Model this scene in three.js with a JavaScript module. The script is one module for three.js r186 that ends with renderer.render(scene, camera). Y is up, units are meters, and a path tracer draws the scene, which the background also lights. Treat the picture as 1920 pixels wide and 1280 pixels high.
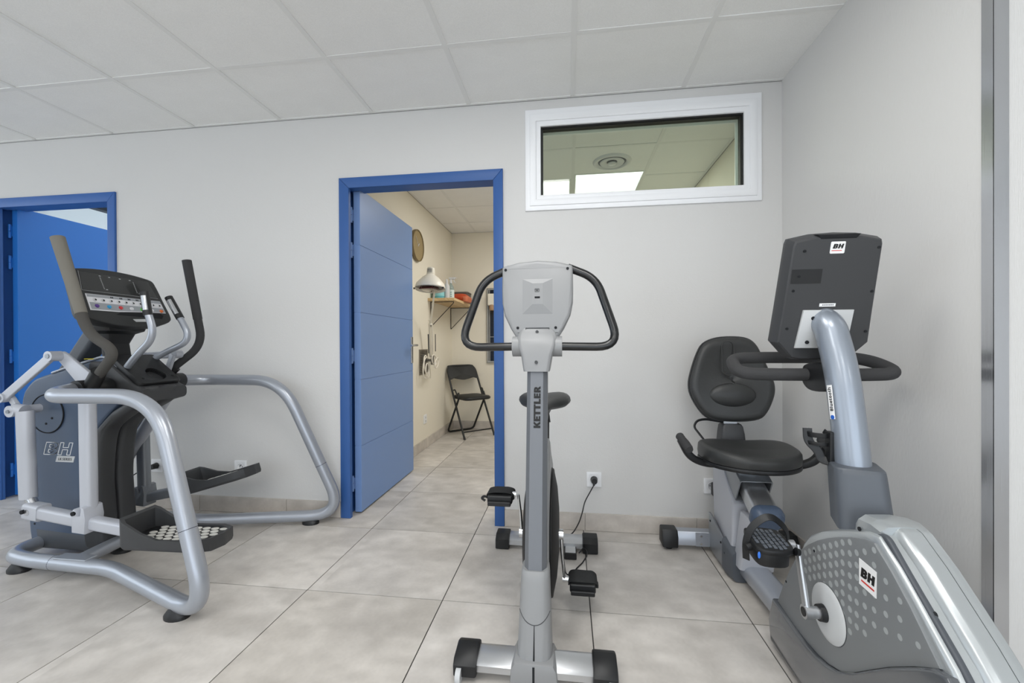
import * as THREE from 'three';
import { RoundedBoxGeometry } from 'three/addons/geometries/RoundedBoxGeometry.js';
import { mergeGeometries, toCreasedNormals } from 'three/addons/utils/BufferGeometryUtils.js';
import { RectAreaLightUniformsLib } from 'three/addons/lights/RectAreaLightUniformsLib.js';
import { FontLoader } from 'three/addons/loaders/FontLoader.js';
import { TextGeometry } from 'three/addons/geometries/TextGeometry.js';

// ---------------------------------------------------------------- camera, sky, lamps, exposure
const scene = new THREE.Scene();
const camera = new THREE.PerspectiveCamera(78.72, 1.5, 0.05, 60);
camera.position.set(-1.1445, 1.0592, 2.3968);
camera.rotation.set(-0.0042, 0.1289, -0.0048, 'YXZ');
camera.setViewOffset(1920, 1280, -1.95, -8.0, 1920, 1280);
scene.add(camera);
scene.background = new THREE.Color().setRGB(0.86, 0.95, 1.05);      // bright overcast daylight outside the windows
const SKY_POWER = 3.3;
scene.backgroundIntensity = SKY_POWER;
const renderer = new THREE.WebGLRenderer({ antialias: true });
renderer.toneMapping = THREE.LinearToneMapping;
renderer.toneMappingExposure = 0.815;
renderer.shadowMap.enabled = true;
renderer.shadowMap.type = THREE.PCFSoftShadowMap;
RectAreaLightUniformsLib.init();
const ADDED_PANEL_POWER = 11.5;                                            // radiance of the added, unseen gym ceiling panels
const OFFICE_PANEL_POWER = 14.5;

// ---------------------------------------------------------------- helpers
let seed = 20240611;
const rnd = () => { seed = (seed * 1664525 + 1013904223) >>> 0; return seed / 4294967296; };
const V = (x, y, z) => new THREE.Vector3(x, y, z);
const H = 2.457;                                                    // ceiling height
const names = new Map(), origin = new WeakMap();
function numbered(name) {
  const n = names.get(name) || 0; names.set(name, n + 1);
  return n ? name + '_' + String(n).padStart(3, '0') : name;
}
function shade(o) { o.castShadow = true; o.receiveShadow = true; return o; }
function thing(name, label, category, at = [0, 0, 0], group) {      // a Group at the thing's base
  const o = new THREE.Group(); o.name = numbered(name); o.position.set(...at); scene.add(o);
  origin.set(o, V(...at)); o.userData = { label, category };
  if (group) o.userData.group = group;
  return o;
}
function solid(name, geo, mat, label, category, at, group) {        // a thing that is one mesh
  const g = geo.clone().translate(-at[0], -at[1], -at[2]);
  const o = shade(new THREE.Mesh(g, mat)); o.name = numbered(name); o.position.set(...at); scene.add(o);
  origin.set(o, V(...at)); o.userData = { label, category };
  if (group) o.userData.group = group;
  return o;
}
function part(parent, name, geo, mat, label) {                      // a part: geometry given in world metres
  const o0 = origin.get(parent);
  const g = geo.clone().translate(-o0.x, -o0.y, -o0.z);
  const o = shade(new THREE.Mesh(g, mat)); o.name = name; parent.add(o); origin.set(o, o0);
  if (label) o.userData.label = label;
  return o;
}
function structure(name, geo, mat) {
  const o = geo ? shade(new THREE.Mesh(geo, mat)) : new THREE.Group();
  o.name = name; scene.add(o); origin.set(o, V(0, 0, 0)); o.userData = { kind: 'structure' };
  return o;
}
function clean(g) {
  g = g.index ? g.toNonIndexed() : g;
  if (!g.attributes.normal) g.computeVertexNormals();
  for (const k of Object.keys(g.attributes)) if (!['position', 'normal', 'uv'].includes(k)) g.deleteAttribute(k);
  if (!g.attributes.uv) g.setAttribute('uv', new THREE.BufferAttribute(new Float32Array(g.attributes.position.count * 2), 2));
  return g;
}
const merge = (...gs) => mergeGeometries(gs.flat().map(clean));
const circ = (r, n = 18, ry = r) => Array.from({ length: n }, (_, i) => [r * Math.cos(i / n * 2 * Math.PI), ry * Math.sin(i / n * 2 * Math.PI)]);
function rrect(w, h, r, n = 4) {
  const out = [];
  for (let k = 0; k < 4; k++) {
    const cx = (k === 0 || k === 3 ? 1 : -1) * (w / 2 - r), cy = (k < 2 ? 1 : -1) * (h / 2 - r);
    for (let i = 0; i <= n; i++) { const a = (k + i / n) * Math.PI / 2; out.push([cx + r * Math.cos(a), cy + r * Math.sin(a)]); }
  }
  return out;
}
function skin(rings, { caps = true, crease = 0, closed = false } = {}) {   // joins rings of points into a surface
  const n = rings[0].length, pos = [], uv = [], idx = [];
  const N = closed ? rings.length + 1 : rings.length;
  for (let i = 0; i < N; i++) {
    const r = rings[i % rings.length];
    for (let j = 0; j <= n; j++) { const p = r[j % n]; pos.push(p.x, p.y, p.z); uv.push(j / n, i / (N - 1)); }
  }
  const m = n + 1;
  for (let i = 0; i < N - 1; i++) for (let j = 0; j < n; j++) {
    const a = i * m + j, b = a + 1, c = a + m, d = c + 1;
    idx.push(a, b, d, a, d, c);
  }
  const weld = () => {};
  let g = new THREE.BufferGeometry();
  g.setAttribute('position', new THREE.Float32BufferAttribute(pos, 3));
  g.setAttribute('uv', new THREE.Float32BufferAttribute(uv, 2));
  g.setIndex(idx); g.computeVertexNormals();
  const nn = g.attributes.normal;                                   // join the normals across the seam
  for (let i = 0; i < N; i++) {
    const a = i * m, b = a + n, s = V(nn.getX(a) + nn.getX(b), nn.getY(a) + nn.getY(b), nn.getZ(a) + nn.getZ(b)).normalize();
    nn.setXYZ(a, s.x, s.y, s.z); nn.setXYZ(b, s.x, s.y, s.z);
  }
  if (crease) g = toCreasedNormals(g, crease); else g = g.toNonIndexed();
  if (!caps || closed) return clean(g);
  const list = [g];
  for (const e of [0, 1]) {
    const r = rings[e ? rings.length - 1 : 0], c = V(0, 0, 0);
    for (const p of r) c.add(p); c.divideScalar(n);
    const cp = [], cu = [];
    for (let j = 0; j < n; j++) {
      const p = r[j], q = r[(j + 1) % n], t = e ? [c, p, q] : [c, q, p];
      for (const k of t) { cp.push(k.x, k.y, k.z); cu.push(0.5, 0.5); }
    }
    const cg = new THREE.BufferGeometry();
    cg.setAttribute('position', new THREE.Float32BufferAttribute(cp, 3));
    cg.setAttribute('uv', new THREE.Float32BufferAttribute(cu, 2)); cg.computeVertexNormals(); list.push(cg);
  }
  return merge(list);
}
function fillet(pts, r = 0.05, n = 8) {                             // a polyline with rounded corners; a point may carry its own radius
  const P = pts.map(p => V(p[0], p[1], p[2])), out = [P[0]];
  for (let i = 1; i < P.length - 1; i++) {
    const rr = pts[i][3] ?? r, a = P[i - 1].clone().sub(P[i]), b = P[i + 1].clone().sub(P[i]);
    const t = Math.min(rr, a.length() * 0.49, b.length() * 0.49);
    if (t < 1e-4) { out.push(P[i]); continue; }
    const A = P[i].clone().addScaledVector(a.normalize(), t), B = P[i].clone().addScaledVector(b.normalize(), t);
    for (let k = 0; k <= n; k++) { const s = k / n; out.push(A.clone().multiplyScalar((1 - s) ** 2).addScaledVector(P[i], 2 * s * (1 - s)).addScaledVector(B, s * s)); }
  }
  out.push(P[P.length - 1]);
  return out;
}
function sweep(path, prof, { up = V(0, 1, 0), scale = null, caps = true, crease = 0, closed = false } = {}) {
  const n = path.length, rings = []; let N = null, T0 = null;
  for (let i = 0; i < n; i++) {
    const a = path[closed ? (i + n - 1) % n : Math.max(0, i - 1)], b = path[closed ? (i + 1) % n : Math.min(n - 1, i + 1)];
    const T = b.clone().sub(a).normalize();
    if (!N) { N = up.clone().addScaledVector(T, -up.dot(T)); if (N.length() < 1e-3) N = V(1, 0, 0).addScaledVector(T, -T.x); N.normalize(); }
    else { N.applyQuaternion(new THREE.Quaternion().setFromUnitVectors(T0, T)); N.addScaledVector(T, -N.dot(T)).normalize(); }
    T0 = T.clone();
    const B = T.clone().cross(N), s = scale ? scale(i / (n - 1)) : 1;
    rings.push(prof.map(([u, v]) => path[i].clone().addScaledVector(N, u * s).addScaledVector(B, v * s)));
  }
  return skin(rings, { caps, crease, closed });
}
const pipe = (pts, r, fr = 0.05, seg = 18) => sweep(fillet(pts, fr), circ(r, seg));
const rod = (a, b, r, r2 = r, seg = 18) => sweep([V(...a), V(...b)], circ(1, seg), { scale: t => r + (r2 - r) * t });
const ball = (c, r, sx = 1, sy = 1, sz = 1, ws = 20, hs = 14) => new THREE.SphereGeometry(r, ws, hs).scale(sx, sy, sz).translate(...c);
const box = (x0, x1, y0, y1, z0, z1, r = 0, seg = 2) => (r ? new RoundedBoxGeometry(x1 - x0, y1 - y0, z1 - z0, seg, r) : new THREE.BoxGeometry(x1 - x0, y1 - y0, z1 - z0)).translate((x0 + x1) / 2, (y0 + y1) / 2, (z0 + z1) / 2);
function smooth2(pts, n = 48, closed = true, tension = 0.5) {
  const c = new THREE.CatmullRomCurve3(pts.map(p => V(p[0], p[1], 0)), closed, 'catmullrom', tension);
  return c.getPoints(n).slice(0, closed ? n : n + 1).map(p => [p.x, p.y]);
}
function prism(poly, d, bevel = 0, holes = [], bseg = 2) {           // polygon extruded along local z, bevel kept inside the depth
  const s = new THREE.Shape(poly.map(p => new THREE.Vector2(p[0], p[1])));
  for (const h of holes) s.holes.push(new THREE.Path(h.map(p => new THREE.Vector2(p[0], p[1]))));
  const g = new THREE.ExtrudeGeometry(s, { depth: Math.max(1e-5, d - 2 * bevel), bevelEnabled: bevel > 0, bevelThickness: bevel, bevelSize: bevel, bevelOffset: -bevel, bevelSegments: bseg, curveSegments: 16 });
  g.translate(0, 0, bevel);
  return bevel ? toCreasedNormals(g, 0.7) : g;
}
const exXY = (poly, z0, z1, bevel, holes, bs) => prism(poly, z1 - z0, bevel, holes, bs).translate(0, 0, z0);
const exZY = (poly, x0, x1, bevel, holes, bs) => prism(poly, x1 - x0, bevel, holes, bs).applyMatrix4(new THREE.Matrix4().makeBasis(V(0, 0, 1), V(0, 1, 0), V(-1, 0, 0))).translate(x1, 0, 0);
const exXZ = (poly, y0, y1, bevel, holes = [], bs) => prism(poly.map(p => [p[0], -p[1]]), y1 - y0, bevel, holes.map(h => h.map(p => [p[0], -p[1]])), bs).rotateX(-Math.PI / 2).translate(0, y0, 0);
function frameAt(o, X, Y) {                                          // matrix of a local frame: X right, Y up, Z out
  const x = X.clone().normalize(), z = x.clone().cross(Y).normalize(), y = z.clone().cross(x);
  return new THREE.Matrix4().makeBasis(x, y, z).setPosition(o);
}
const font = await new FontLoader().loadAsync('fonts/droid/droid_sans_bold.typeface.json');
function lettering(str, size, depth, { slant = 0, stretch = 1, bold = 0 } = {}) {
  const g = new TextGeometry(str, { font, size, depth, curveSegments: 4, bevelEnabled: bold > 0, bevelThickness: 0.0001, bevelSize: bold, bevelSegments: 1 });
  g.computeBoundingBox(); const b = g.boundingBox;
  g.translate(-(b.min.x + b.max.x) / 2, -(b.min.y + b.max.y) / 2, 0); g.scale(stretch, 1, 1);
  if (slant) g.applyMatrix4(new THREE.Matrix4().set(1, slant, 0, 0, 0, 1, 0, 0, 0, 0, 1, 0, 0, 0, 0, 1));
  return clean(g);
}
function outlined(str, size, w, { slant = 0, stretch = 1 } = {}) {        // thin raised lines along the contours of letters
  const list = [], all = font.generateShapes(str, size).flatMap(s => { const e = s.extractPoints(4); return [e.shape, ...e.holes]; });
  let x0 = 1e9, x1 = -1e9, y0 = 1e9, y1 = -1e9;
  for (const c of all) for (const p of c) { x0 = Math.min(x0, p.x); x1 = Math.max(x1, p.x); y0 = Math.min(y0, p.y); y1 = Math.max(y1, p.y); }
  for (const c of all) {
    const q = c.map(p => { const y = p.y - (y0 + y1) / 2; return V((p.x - (x0 + x1) / 2) * stretch + slant * y, y, 0); }).filter((p, i, r) => p.distanceTo(r[(i + 1) % r.length]) > 1e-4);
    for (let i = 0; i < q.length; i++) { const a = q[i], b = q[(i + 1) % q.length], d = b.clone().sub(a), l = d.length(); list.push(new THREE.BoxGeometry(l + w, w, 0.0012).rotateZ(Math.atan2(d.y, d.x)).translate((a.x + b.x) / 2, (a.y + b.y) / 2, 0)); }
  }
  return merge(list);
}
const mat = (color, roughness = 0.5, metalness = 0, o = {}) => new THREE.MeshPhysicalMaterial({ color, roughness, metalness, ...o });

// ---------------------------------------------------------------- procedural textures
function noiseGrid(n) { const a = new Float32Array(n * n); for (let i = 0; i < a.length; i++) a[i] = rnd(); return a; }
function vnoise(grid, n, x, y) {                                     // periodic value noise
  const xi = Math.floor(x), yi = Math.floor(y); let fx = x - xi, fy = y - yi;
  fx = fx * fx * (3 - 2 * fx); fy = fy * fy * (3 - 2 * fy);
  const g = (i, j) => grid[(((j % n) + n) % n) * n + (((i % n) + n) % n)];
  return (g(xi, yi) * (1 - fx) + g(xi + 1, yi) * fx) * (1 - fy) + (g(xi, yi + 1) * (1 - fx) + g(xi + 1, yi + 1) * fx) * fy;
}
function texture(w, h, f, srgb = true) {
  const d = new Uint8Array(w * h * 4);
  for (let y = 0; y < h; y++) for (let x = 0; x < w; x++) {
    const c = f(x / w, y / h), o = (y * w + x) * 4;
    d[o] = Math.max(0, Math.min(255, c[0])); d[o + 1] = Math.max(0, Math.min(255, c[1])); d[o + 2] = Math.max(0, Math.min(255, c[2])); d[o + 3] = 255;
  }
  const t = new THREE.DataTexture(d, w, h, THREE.RGBAFormat);
  t.wrapS = t.wrapT = THREE.RepeatWrapping; t.magFilter = THREE.LinearFilter; t.minFilter = THREE.LinearMipmapLinearFilter; t.generateMipmaps = true;
  if (srgb) t.colorSpace = THREE.SRGBColorSpace;
  t.needsUpdate = true; return t;
}
const G8 = noiseGrid(8), G16 = noiseGrid(16), G32 = noiseGrid(32), G64 = noiseGrid(64), G256 = noiseGrid(256);
const concrete = texture(1024, 1024, (u, v) => {                     // 2.4 m of cloudy stoneware with brushed streaks
  const warp = vnoise(G16, 16, u * 16, v * 16) * 0.02;
  const a = vnoise(G8, 8, u * 8, v * 8) - 0.5, b = vnoise(G16, 16, u * 16, (v + warp) * 16) - 0.5;
  const s = vnoise(G64, 64, u * 32, (v + warp) * 64) - 0.5, s2 = vnoise(G64, 64, u * 64, v * 64) - 0.5, f = vnoise(G256, 256, u * 256, v * 256) - 0.5;
  const t = a * 18 + b * 20 + s * 20 + s2 * 9 + f * 6;
  return [204 + t, 199 + t, 193 + t];
});
const plasterBump = texture(512, 512, (u, v) => { const t = 128 + (vnoise(G64, 64, u * 64, v * 64) - 0.5) * 80 + (vnoise(G256, 256, u * 256, v * 256) - 0.5) * 120; return [t, t, t]; }, false);
const ceilTex = texture(512, 512, (u, v) => {
  const t = (vnoise(G256, 256, u * 256, v * 256) - 0.5) * 8 + (vnoise(G8, 8, u * 8, v * 8) - 0.5) * 2.5;
  return [240 + t, 240 + t, 238 + t];
});
const brushed = texture(256, 256, (u, v) => { const t = 150 + (vnoise(G256, 256, u * 256, v * 8) - 0.5) * 90 + (vnoise(G16, 16, u * 16, v * 16) - 0.5) * 50; return [t, t, t]; }, false);
const woodTex = texture(256, 512, (u, v) => {
  const w = vnoise(G16, 16, u * 16, v * 2) * 0.12, r = Math.sin((u * 26 + w * 30 + vnoise(G8, 8, u * 8, v * 4) * 2) * 2);
  return [214 + r * 12, 184 + r * 13, 138 + r * 14];
});
const grain = texture(256, 256, (u, v) => { const t = 128 + (vnoise(G256, 256, u * 256, v * 256) - 0.5) * 200; return [t, t, t]; }, false);

// ---------------------------------------------------------------- materials
const M = {
  wall: mat(0xd5d4d2, 0.85, 0, { bumpMap: plasterBump, bumpScale: 0.0006 }),
  officeWall: mat(0xe9e3d4, 0.85, 0, { bumpMap: plasterBump, bumpScale: 0.0006 }),
  leftWall: mat(0xeef4f6, 0.85),
  tile: [0, 1, 2].map(i => mat([0xffffff, 0xf8f7f5, 0xf3f3f3][i], 0.42, 0, { map: concrete })),
  grout: mat(0x3b3937, 0.9),
  ceilTile: mat(0xffffff, 0.95, 0, { map: ceilTex }),
  rail: mat(0xe8e8e6, 0.7),
  ceilGapShade: mat(0x8b8b89, 0.7),  // shade colour for the strip painted along the ceiling edge
  blue: mat(0x315b9a, 0.45), blueDeep: mat(0x3563a8, 0.45), blueLeaf: mat(0x7391c2, 0.4), blueBright: mat(0x2a76cc, 0.42),
  gap: mat(0x15171b, 0.9),
  pvc: mat(0xf0f1f3, 0.35), rubber: mat(0x0b0b0c, 0.6),
  glass: mat(0xeef5ee, 0.02, 0, { transmission: 1, thickness: 0, ior: 1.45 }),
  steel: mat(0xc2c4c8, 0.34, 0.85, { roughnessMap: brushed }),
  chrome: mat(0xd4d6d8, 0.18, 1),
  alu: mat(0xc9cbce, 0.34, 0.9),
  silver: mat(0xa4a9b2, 0.33, 0.45, { clearcoat: 0.5, clearcoatRoughness: 0.15 }),
  columnGrey: mat(0x72757a, 0.5, 0.25), postSilver: mat(0x929aa5, 0.34, 0.45, { clearcoat: 0.5, clearcoatRoughness: 0.15 }),
  silverDark: mat(0x8d9196, 0.36, 0.45, { clearcoat: 0.4, clearcoatRoughness: 0.2 }),
  white: mat(0xcfd0d2, 0.4), whiteGrey: mat(0x8b8c8d, 0.45, 0, { clearcoat: 0.2, clearcoatRoughness: 0.3 }),
  whiteSteel: mat(0xb9bcc4, 0.38, 0.1, { clearcoat: 0.4, clearcoatRoughness: 0.2 }),
  greyPlastic: mat(0xc4c6c7, 0.45),
  black: mat(0x151618, 0.45), blackSoft: mat(0x1e1f20, 0.7, 0, { bumpMap: grain, bumpScale: 0.0004 }), blackGloss: mat(0x0d0e10, 0.3, 0, { clearcoat: 0.25 }), discBlack: mat(0x070708, 0.6),
  foam: mat(0x39393a, 0.9, 0, { bumpMap: grain, bumpScale: 0.0006 }), foamGrey: mat(0x7a776f, 0.9, 0, { bumpMap: grain, bumpScale: 0.0006 }),
  charcoal: mat(0x38393b, 0.5), charcoalBlue: mat(0x53585f, 0.45), slate: mat(0x4a586d, 0.4), slateDark: mat(0x4a4e54, 0.5),
  chairBlack: mat(0x191b1d, 0.45),
  vinyl: mat(0x333434, 0.42, 0, { bumpMap: grain, bumpScale: 0.0003 }),
  shellSilver: mat(0xb4b9bb, 0.3, 0.5, { clearcoat: 0.5, clearcoatRoughness: 0.15 }),
  smoke: mat(0x55585c, 0.15, 0, { clearcoat: 0.8, clearcoatRoughness: 0.08 }),
  sticker: mat(0xf2f2f2, 0.45), ink: mat(0x0c0c0d, 0.6), red: mat(0xd3342c, 0.5),
};

// ---------------------------------------------------------------- the setting: floor of stoneware tiles
const X0 = -7.2, X1 = 2.6, ZF = 6.0, ZB = -3.6;
const OX = -2.585, OZ = -2.72;                                       // far corner of the room behind the open door
{
  const slab = structure('floor', box(X0 - 0.1, X1 + 0.1, -0.12, -0.0025, ZB - 0.1, ZF + 0.1), M.grout);
  const S = 0.6035, J = 0.0044, cache = new Map();
  const tileGeo = (w, d, k) => {
    const key = w.toFixed(3) + d.toFixed(3) + k;
    if (!cache.has(key)) {
      const g = new THREE.BoxGeometry(w, 0.009, d), uv = g.attributes.uv, p = g.attributes.position, ox = (k * 0.37) % 1, oz = (k * 0.61) % 1;
      for (let i = 0; i < uv.count; i++) uv.setXY(i, p.getX(i) / 2.4 + ox, p.getZ(i) / 2.4 + oz);
      cache.set(key, g);
    }
    return cache.get(key);
  };
  const cut = (o, lo, hi) => { const c = [lo]; for (let i = Math.ceil((lo - o) / S - 1e-6); o + i * S < hi - 1e-6; i++) if (o + i * S > lo + 1e-6) c.push(o + i * S); c.push(hi); return c; };
  const xs = cut(-2.2637, X0, X1), zs = cut(0.7309, ZB, ZF);
  let n = 0;
  for (let i = 0; i < xs.length - 1; i++) for (let j = 0; j < zs.length - 1; j++) {
    const w = xs[i + 1] - xs[i] - J, d = zs[j + 1] - zs[j] - J, m = shade(new THREE.Mesh(tileGeo(w, d, Math.floor(rnd() * 7)), M.tile[Math.floor(rnd() * 3)]));
    m.name = 'tile'; m.position.set((xs[i] + xs[i + 1]) / 2, -0.0045, (zs[j] + zs[j + 1]) / 2); slab.add(m); origin.set(m, V(0, 0, 0)); n++;
  }
}
// ---------------------------------------------------------------- walls
const rectHole = (x0, x1, y0, y1) => [[x0, y0], [x0, y1], [x1, y1], [x1, y0]];
const D1 = [-2.50, -1.53], D2 = [-5.06, -4.11];
{
  const top = 2.62, B = -0.12;
  const outline = [[X0 - 0.1, -0.1], [D2[0], -0.1], [D2[0], 2.045], [D2[1], 2.045], [D2[1], -0.1], [D1[0], -0.1], [D1[0], 2.045], [D1[1], 2.045], [D1[1], -0.1], [X1, -0.1], [X1, top], [X0 - 0.1, top]];
  structure('wall_back', exXY(outline, B, 0, 0, [rectHole(-1.335, -0.148, 1.865, 2.352)]), M.wall);
  structure('wall_right', box(0, 0.1, -0.1, top, -0.001, 1.115), M.wall);
  structure('wall_right_return', box(0.1, X1 + 0.1, -0.1, top, 1.0, 1.115), M.wall);
  structure('wall_right_far', exZY([[1.115, -0.1], [ZF + 0.1, -0.1], [ZF + 0.1, top], [1.115, top]], X1, X1 + 0.1), M.wall);
  // daylight windows in left and front walls; the wide front one is added
  structure('wall_left', exZY([[ZB - 0.1, -0.1], [ZF + 0.1, -0.1], [ZF + 0.1, 3.1], [ZB - 0.1, 3.1]], X0 - 0.1, X0, 0, [rectHole(0.7, 5.2, 0.85, 2.25)]), M.leftWall);
  structure('wall_front', exXY([[X0, -0.1], [X1, -0.1], [X1, top], [X0, top]], ZF, ZF + 0.1, 0, [rectHole(-6.4, -3.4, 0.85, 2.2), rectHole(-2.6, 2.3, 0.1, 2.25)]), M.wall);
  // the room behind the open door
  structure('wall_office_left', box(OX - 0.1, OX, -0.1, top, OZ - 0.1, B), M.officeWall);
  structure('wall_office_far', box(OX, 0.1, -0.1, top, OZ - 0.1, OZ), M.officeWall);
  structure('wall_office_right', box(0, 0.1, -0.1, top, OZ, B - 0.001), M.officeWall);
  // the room behind the door on the left
  structure('wall_left_room_far', exXY([[X0, -0.1], [OX - 0.1, -0.1], [OX - 0.1, 3.05], [X0, 3.05]], ZB - 0.1, ZB, 0, [rectHole(-6.9, -3.2, 0.85, 2.5)]), M.leftWall);
  structure('wall_left_room_column', box(-6.75, -6.3, -0.002, 3.05, -1.15, -0.75), M.leftWall);
  structure('trim_1', merge(box(-5.72, -5.5, 2.43, 2.52, -3.5, -0.14), box(-5.78, -5.70, 2.405, 2.43, -3.5, -0.14), box(-5.5, -5.3, 2.48, 2.56, -3.5, -0.14)), mat(0x39424f, 0.6));
  for (const [i, z0, z1, y0, y1] of [[2, 0.7, 5.2, 0.85, 2.25]]) {
    const w = structure('window_' + i, null);
    part(w, 'window_frame', exZY([[z0, y0], [z1, y0], [z1, y1], [z0, y1]], X0 - 0.07, X0 - 0.02, 0.004, [rectHole(z0 + 0.06, (z0 + z1) / 2 - 0.03, y0 + 0.06, y1 - 0.06), rectHole((z0 + z1) / 2 + 0.03, z1 - 0.06, y0 + 0.06, y1 - 0.06)]), M.pvc);
  }
  const w3 = structure('window_3', null);
  part(w3, 'window_frame', exXY([[-6.9, 0.85], [-3.2, 0.85], [-3.2, 2.5], [-6.9, 2.5]], ZB - 0.07, ZB - 0.02, 0.004, [rectHole(-6.84, -5.08, 0.91, 2.44), rectHole(-5.02, -3.26, 0.91, 2.44)]), M.pvc);
  const w5 = structure('window_5', null);  // unseen window added behind the camera to brighten the lower right
  part(w5, 'window_frame', exXY([[-2.6, 0.1], [2.3, 0.1], [2.3, 2.25], [-2.6, 2.25]], ZF + 0.02, ZF + 0.07, 0.004, [rectHole(-2.54, -0.18, 0.16, 2.19), rectHole(-0.12, 2.24, 0.16, 2.19)]), M.pvc);
  const w4 = structure('window_4', null);
  part(w4, 'window_frame', exXY([[-6.4, 0.85], [-3.4, 0.85], [-3.4, 2.2], [-6.4, 2.2]], ZF + 0.02, ZF + 0.07, 0.004, [rectHole(-6.34, -4.93, 0.91, 2.14), rectHole(-4.87, -3.46, 0.91, 2.14)]), M.pvc);
}
// baseboards of the same stoneware, in pieces
{
  const bb = mat(0xf4f1ee, 0.45, 0, { map: concrete }), fill = mat(0xb9b5af, 0.9);
  const piece = (parent, x0, x1, z0, z1) => {
    const g = box(x0, x1, 0.001, 0.098, z0, z1, 0.0015, 1), p = g.attributes.position, uv = g.attributes.uv;
    const o = rnd(); for (let i = 0; i < uv.count; i++) uv.setXY(i, (p.getX(i) + p.getZ(i)) / 2.4 + o, p.getY(i) / 2.4 + o);
    part(parent, 'tile', g, bb);
  };
  const run = (name, axis, from, to, first, at, sign, sp = 0.604) => {
    const s = structure(name, axis === 'x' ? box(from, to, 0.0005, 0.094, Math.min(at, at + sign * 0.006), Math.max(at, at + sign * 0.006)) : box(Math.min(at, at + sign * 0.006), Math.max(at, at + sign * 0.006), 0.0005, 0.094, from, to), fill);
    const cuts = [from]; for (let c = first - Math.ceil((first - from) / sp) * sp; c < to; c += sp) if (c > from + 0.02 && c < to - 0.02) cuts.push(c); cuts.push(to);
    for (let i = 0; i < cuts.length - 1; i++) {
      const a = cuts[i] + 0.0015, b = cuts[i + 1] - 0.0015, o0 = Math.min(at, at + sign * 0.011), o1 = Math.max(at, at + sign * 0.011);
      axis === 'x' ? piece(s, a, b, o0, o1) : piece(s, o0, o1, a, b);
    }
  };
  run('baseboard_back_right', 'x', -1.508, 0, -1.047, 0, 1);
  run('baseboard_back_middle', 'x', -4.09, -2.523, -2.883, 0, 1);
  run('baseboard_back_left', 'x', X0, -5.09, -5.5, 0, 1);
  run('baseboard_right', 'z', 0.011, 1.115, 0.5, 0, -1);
  run('baseboard_right_return', 'x', 0.035, X1, 0.4, 1.115, 1);
  run('baseboard_office_left', 'z', OZ, -0.99, -1.72, OX, 1);
  run('baseboard_office_far', 'x', OX + 0.012, 0, -2.33, OZ, 1);
}
// bright metal guard on the outer corner of the right wall
{
  const g = thing('corner_guard', 'tall brushed steel corner guard running up the wall edge beside the exercise bike', 'corner guard', [0, 0.1, 1.115]);
  part(g, 'side_flange', box(-0.003, 0.0, 0.1, H - 0.004, 1.083, 1.1175), M.steel);
  part(g, 'front_flange', box(-0.003, 0.032, 0.1, H - 0.004, 1.1155, 1.1185), M.steel);
}
// ---------------------------------------------------------------- suspended ceilings
const panels = [];
function tileCeiling(name, xs, zs, skip, cutOut = []) {
  const s = structure(name, null), T = 0.024;
  const add = (n, g, m) => { const o = shade(new THREE.Mesh(g, m)); o.name = n; s.add(o); origin.set(o, V(0, 0, 0)); return o; };
  const cache = new Map();
  for (let i = 0; i < xs.length - 1; i++) for (let j = 0; j < zs.length - 1; j++) {
    if (skip(i, j)) continue;
    const w = xs[i + 1] - xs[i] - 0.012, d = zs[j + 1] - zs[j] - 0.012;
    if (w < 0.02 || d < 0.02) continue;
    const k = w.toFixed(3) + '_' + d.toFixed(3);
    if (!cache.has(k)) cache.set(k, new THREE.BoxGeometry(w, 0.014, d));
    const o = add('tile', cache.get(k), M.ceilTile);
    o.position.set((xs[i] + xs[i + 1]) / 2 + (rnd() - 0.5) * 0.004, H + 0.0105 + (rnd() - 0.5) * 0.003, (zs[j] + zs[j + 1]) / 2 + (rnd() - 0.5) * 0.004);
    o.rotation.set((rnd() - 0.5) * 0.004, 0, (rnd() - 0.5) * 0.004);
  }
  const za = zs[0], zb = zs[zs.length - 1], xa = xs[0], xb = xs[xs.length - 1];
  for (let i = 1; i < xs.length - 1; i++) add('grid_rail', box(xs[i] - T / 2, xs[i] + T / 2, H, H + 0.03, za, zb), M.rail);
  for (let j = 1; j < zs.length - 1; j++) for (let i = 0; i < xs.length - 1; i++) if (!cutOut.some(([ci, cj]) => ci === i && cj === j)) add('cross_rail', box(xs[i] + T / 2, xs[i + 1] - T / 2, H + 0.0008, H + 0.03, zs[j] - T / 2, zs[j] + T / 2), M.rail);
  for (const b of [box(xa, xb, H, H + 0.03, za, za + 0.02), box(xa, xb, H, H + 0.03, zb - 0.02, zb), box(xa, xa + 0.02, H, H + 0.03, za, zb), box(xb - 0.02, xb, H, H + 0.03, za, zb)]) add('edge_rail', b, M.rail);
  for (const b of [box(xa, xb, H - 0.0008, H + 0.001, za, za + 0.005), box(xa, xb, H - 0.0008, H + 0.001, zb - 0.005, zb), box(xa, xa + 0.005, H - 0.0008, H + 0.001, za, zb), box(xb - 0.005, xb, H - 0.0008, H + 0.001, za, zb)]) add('painted_gap_shade', b, M.ceilGapShade);  // solid strips coloured dark for the shade where ceiling meets wall
  add('ceiling_void', box(xa, xb, H + 0.16, H + 0.2, za, zb), M.grout);
}
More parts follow.
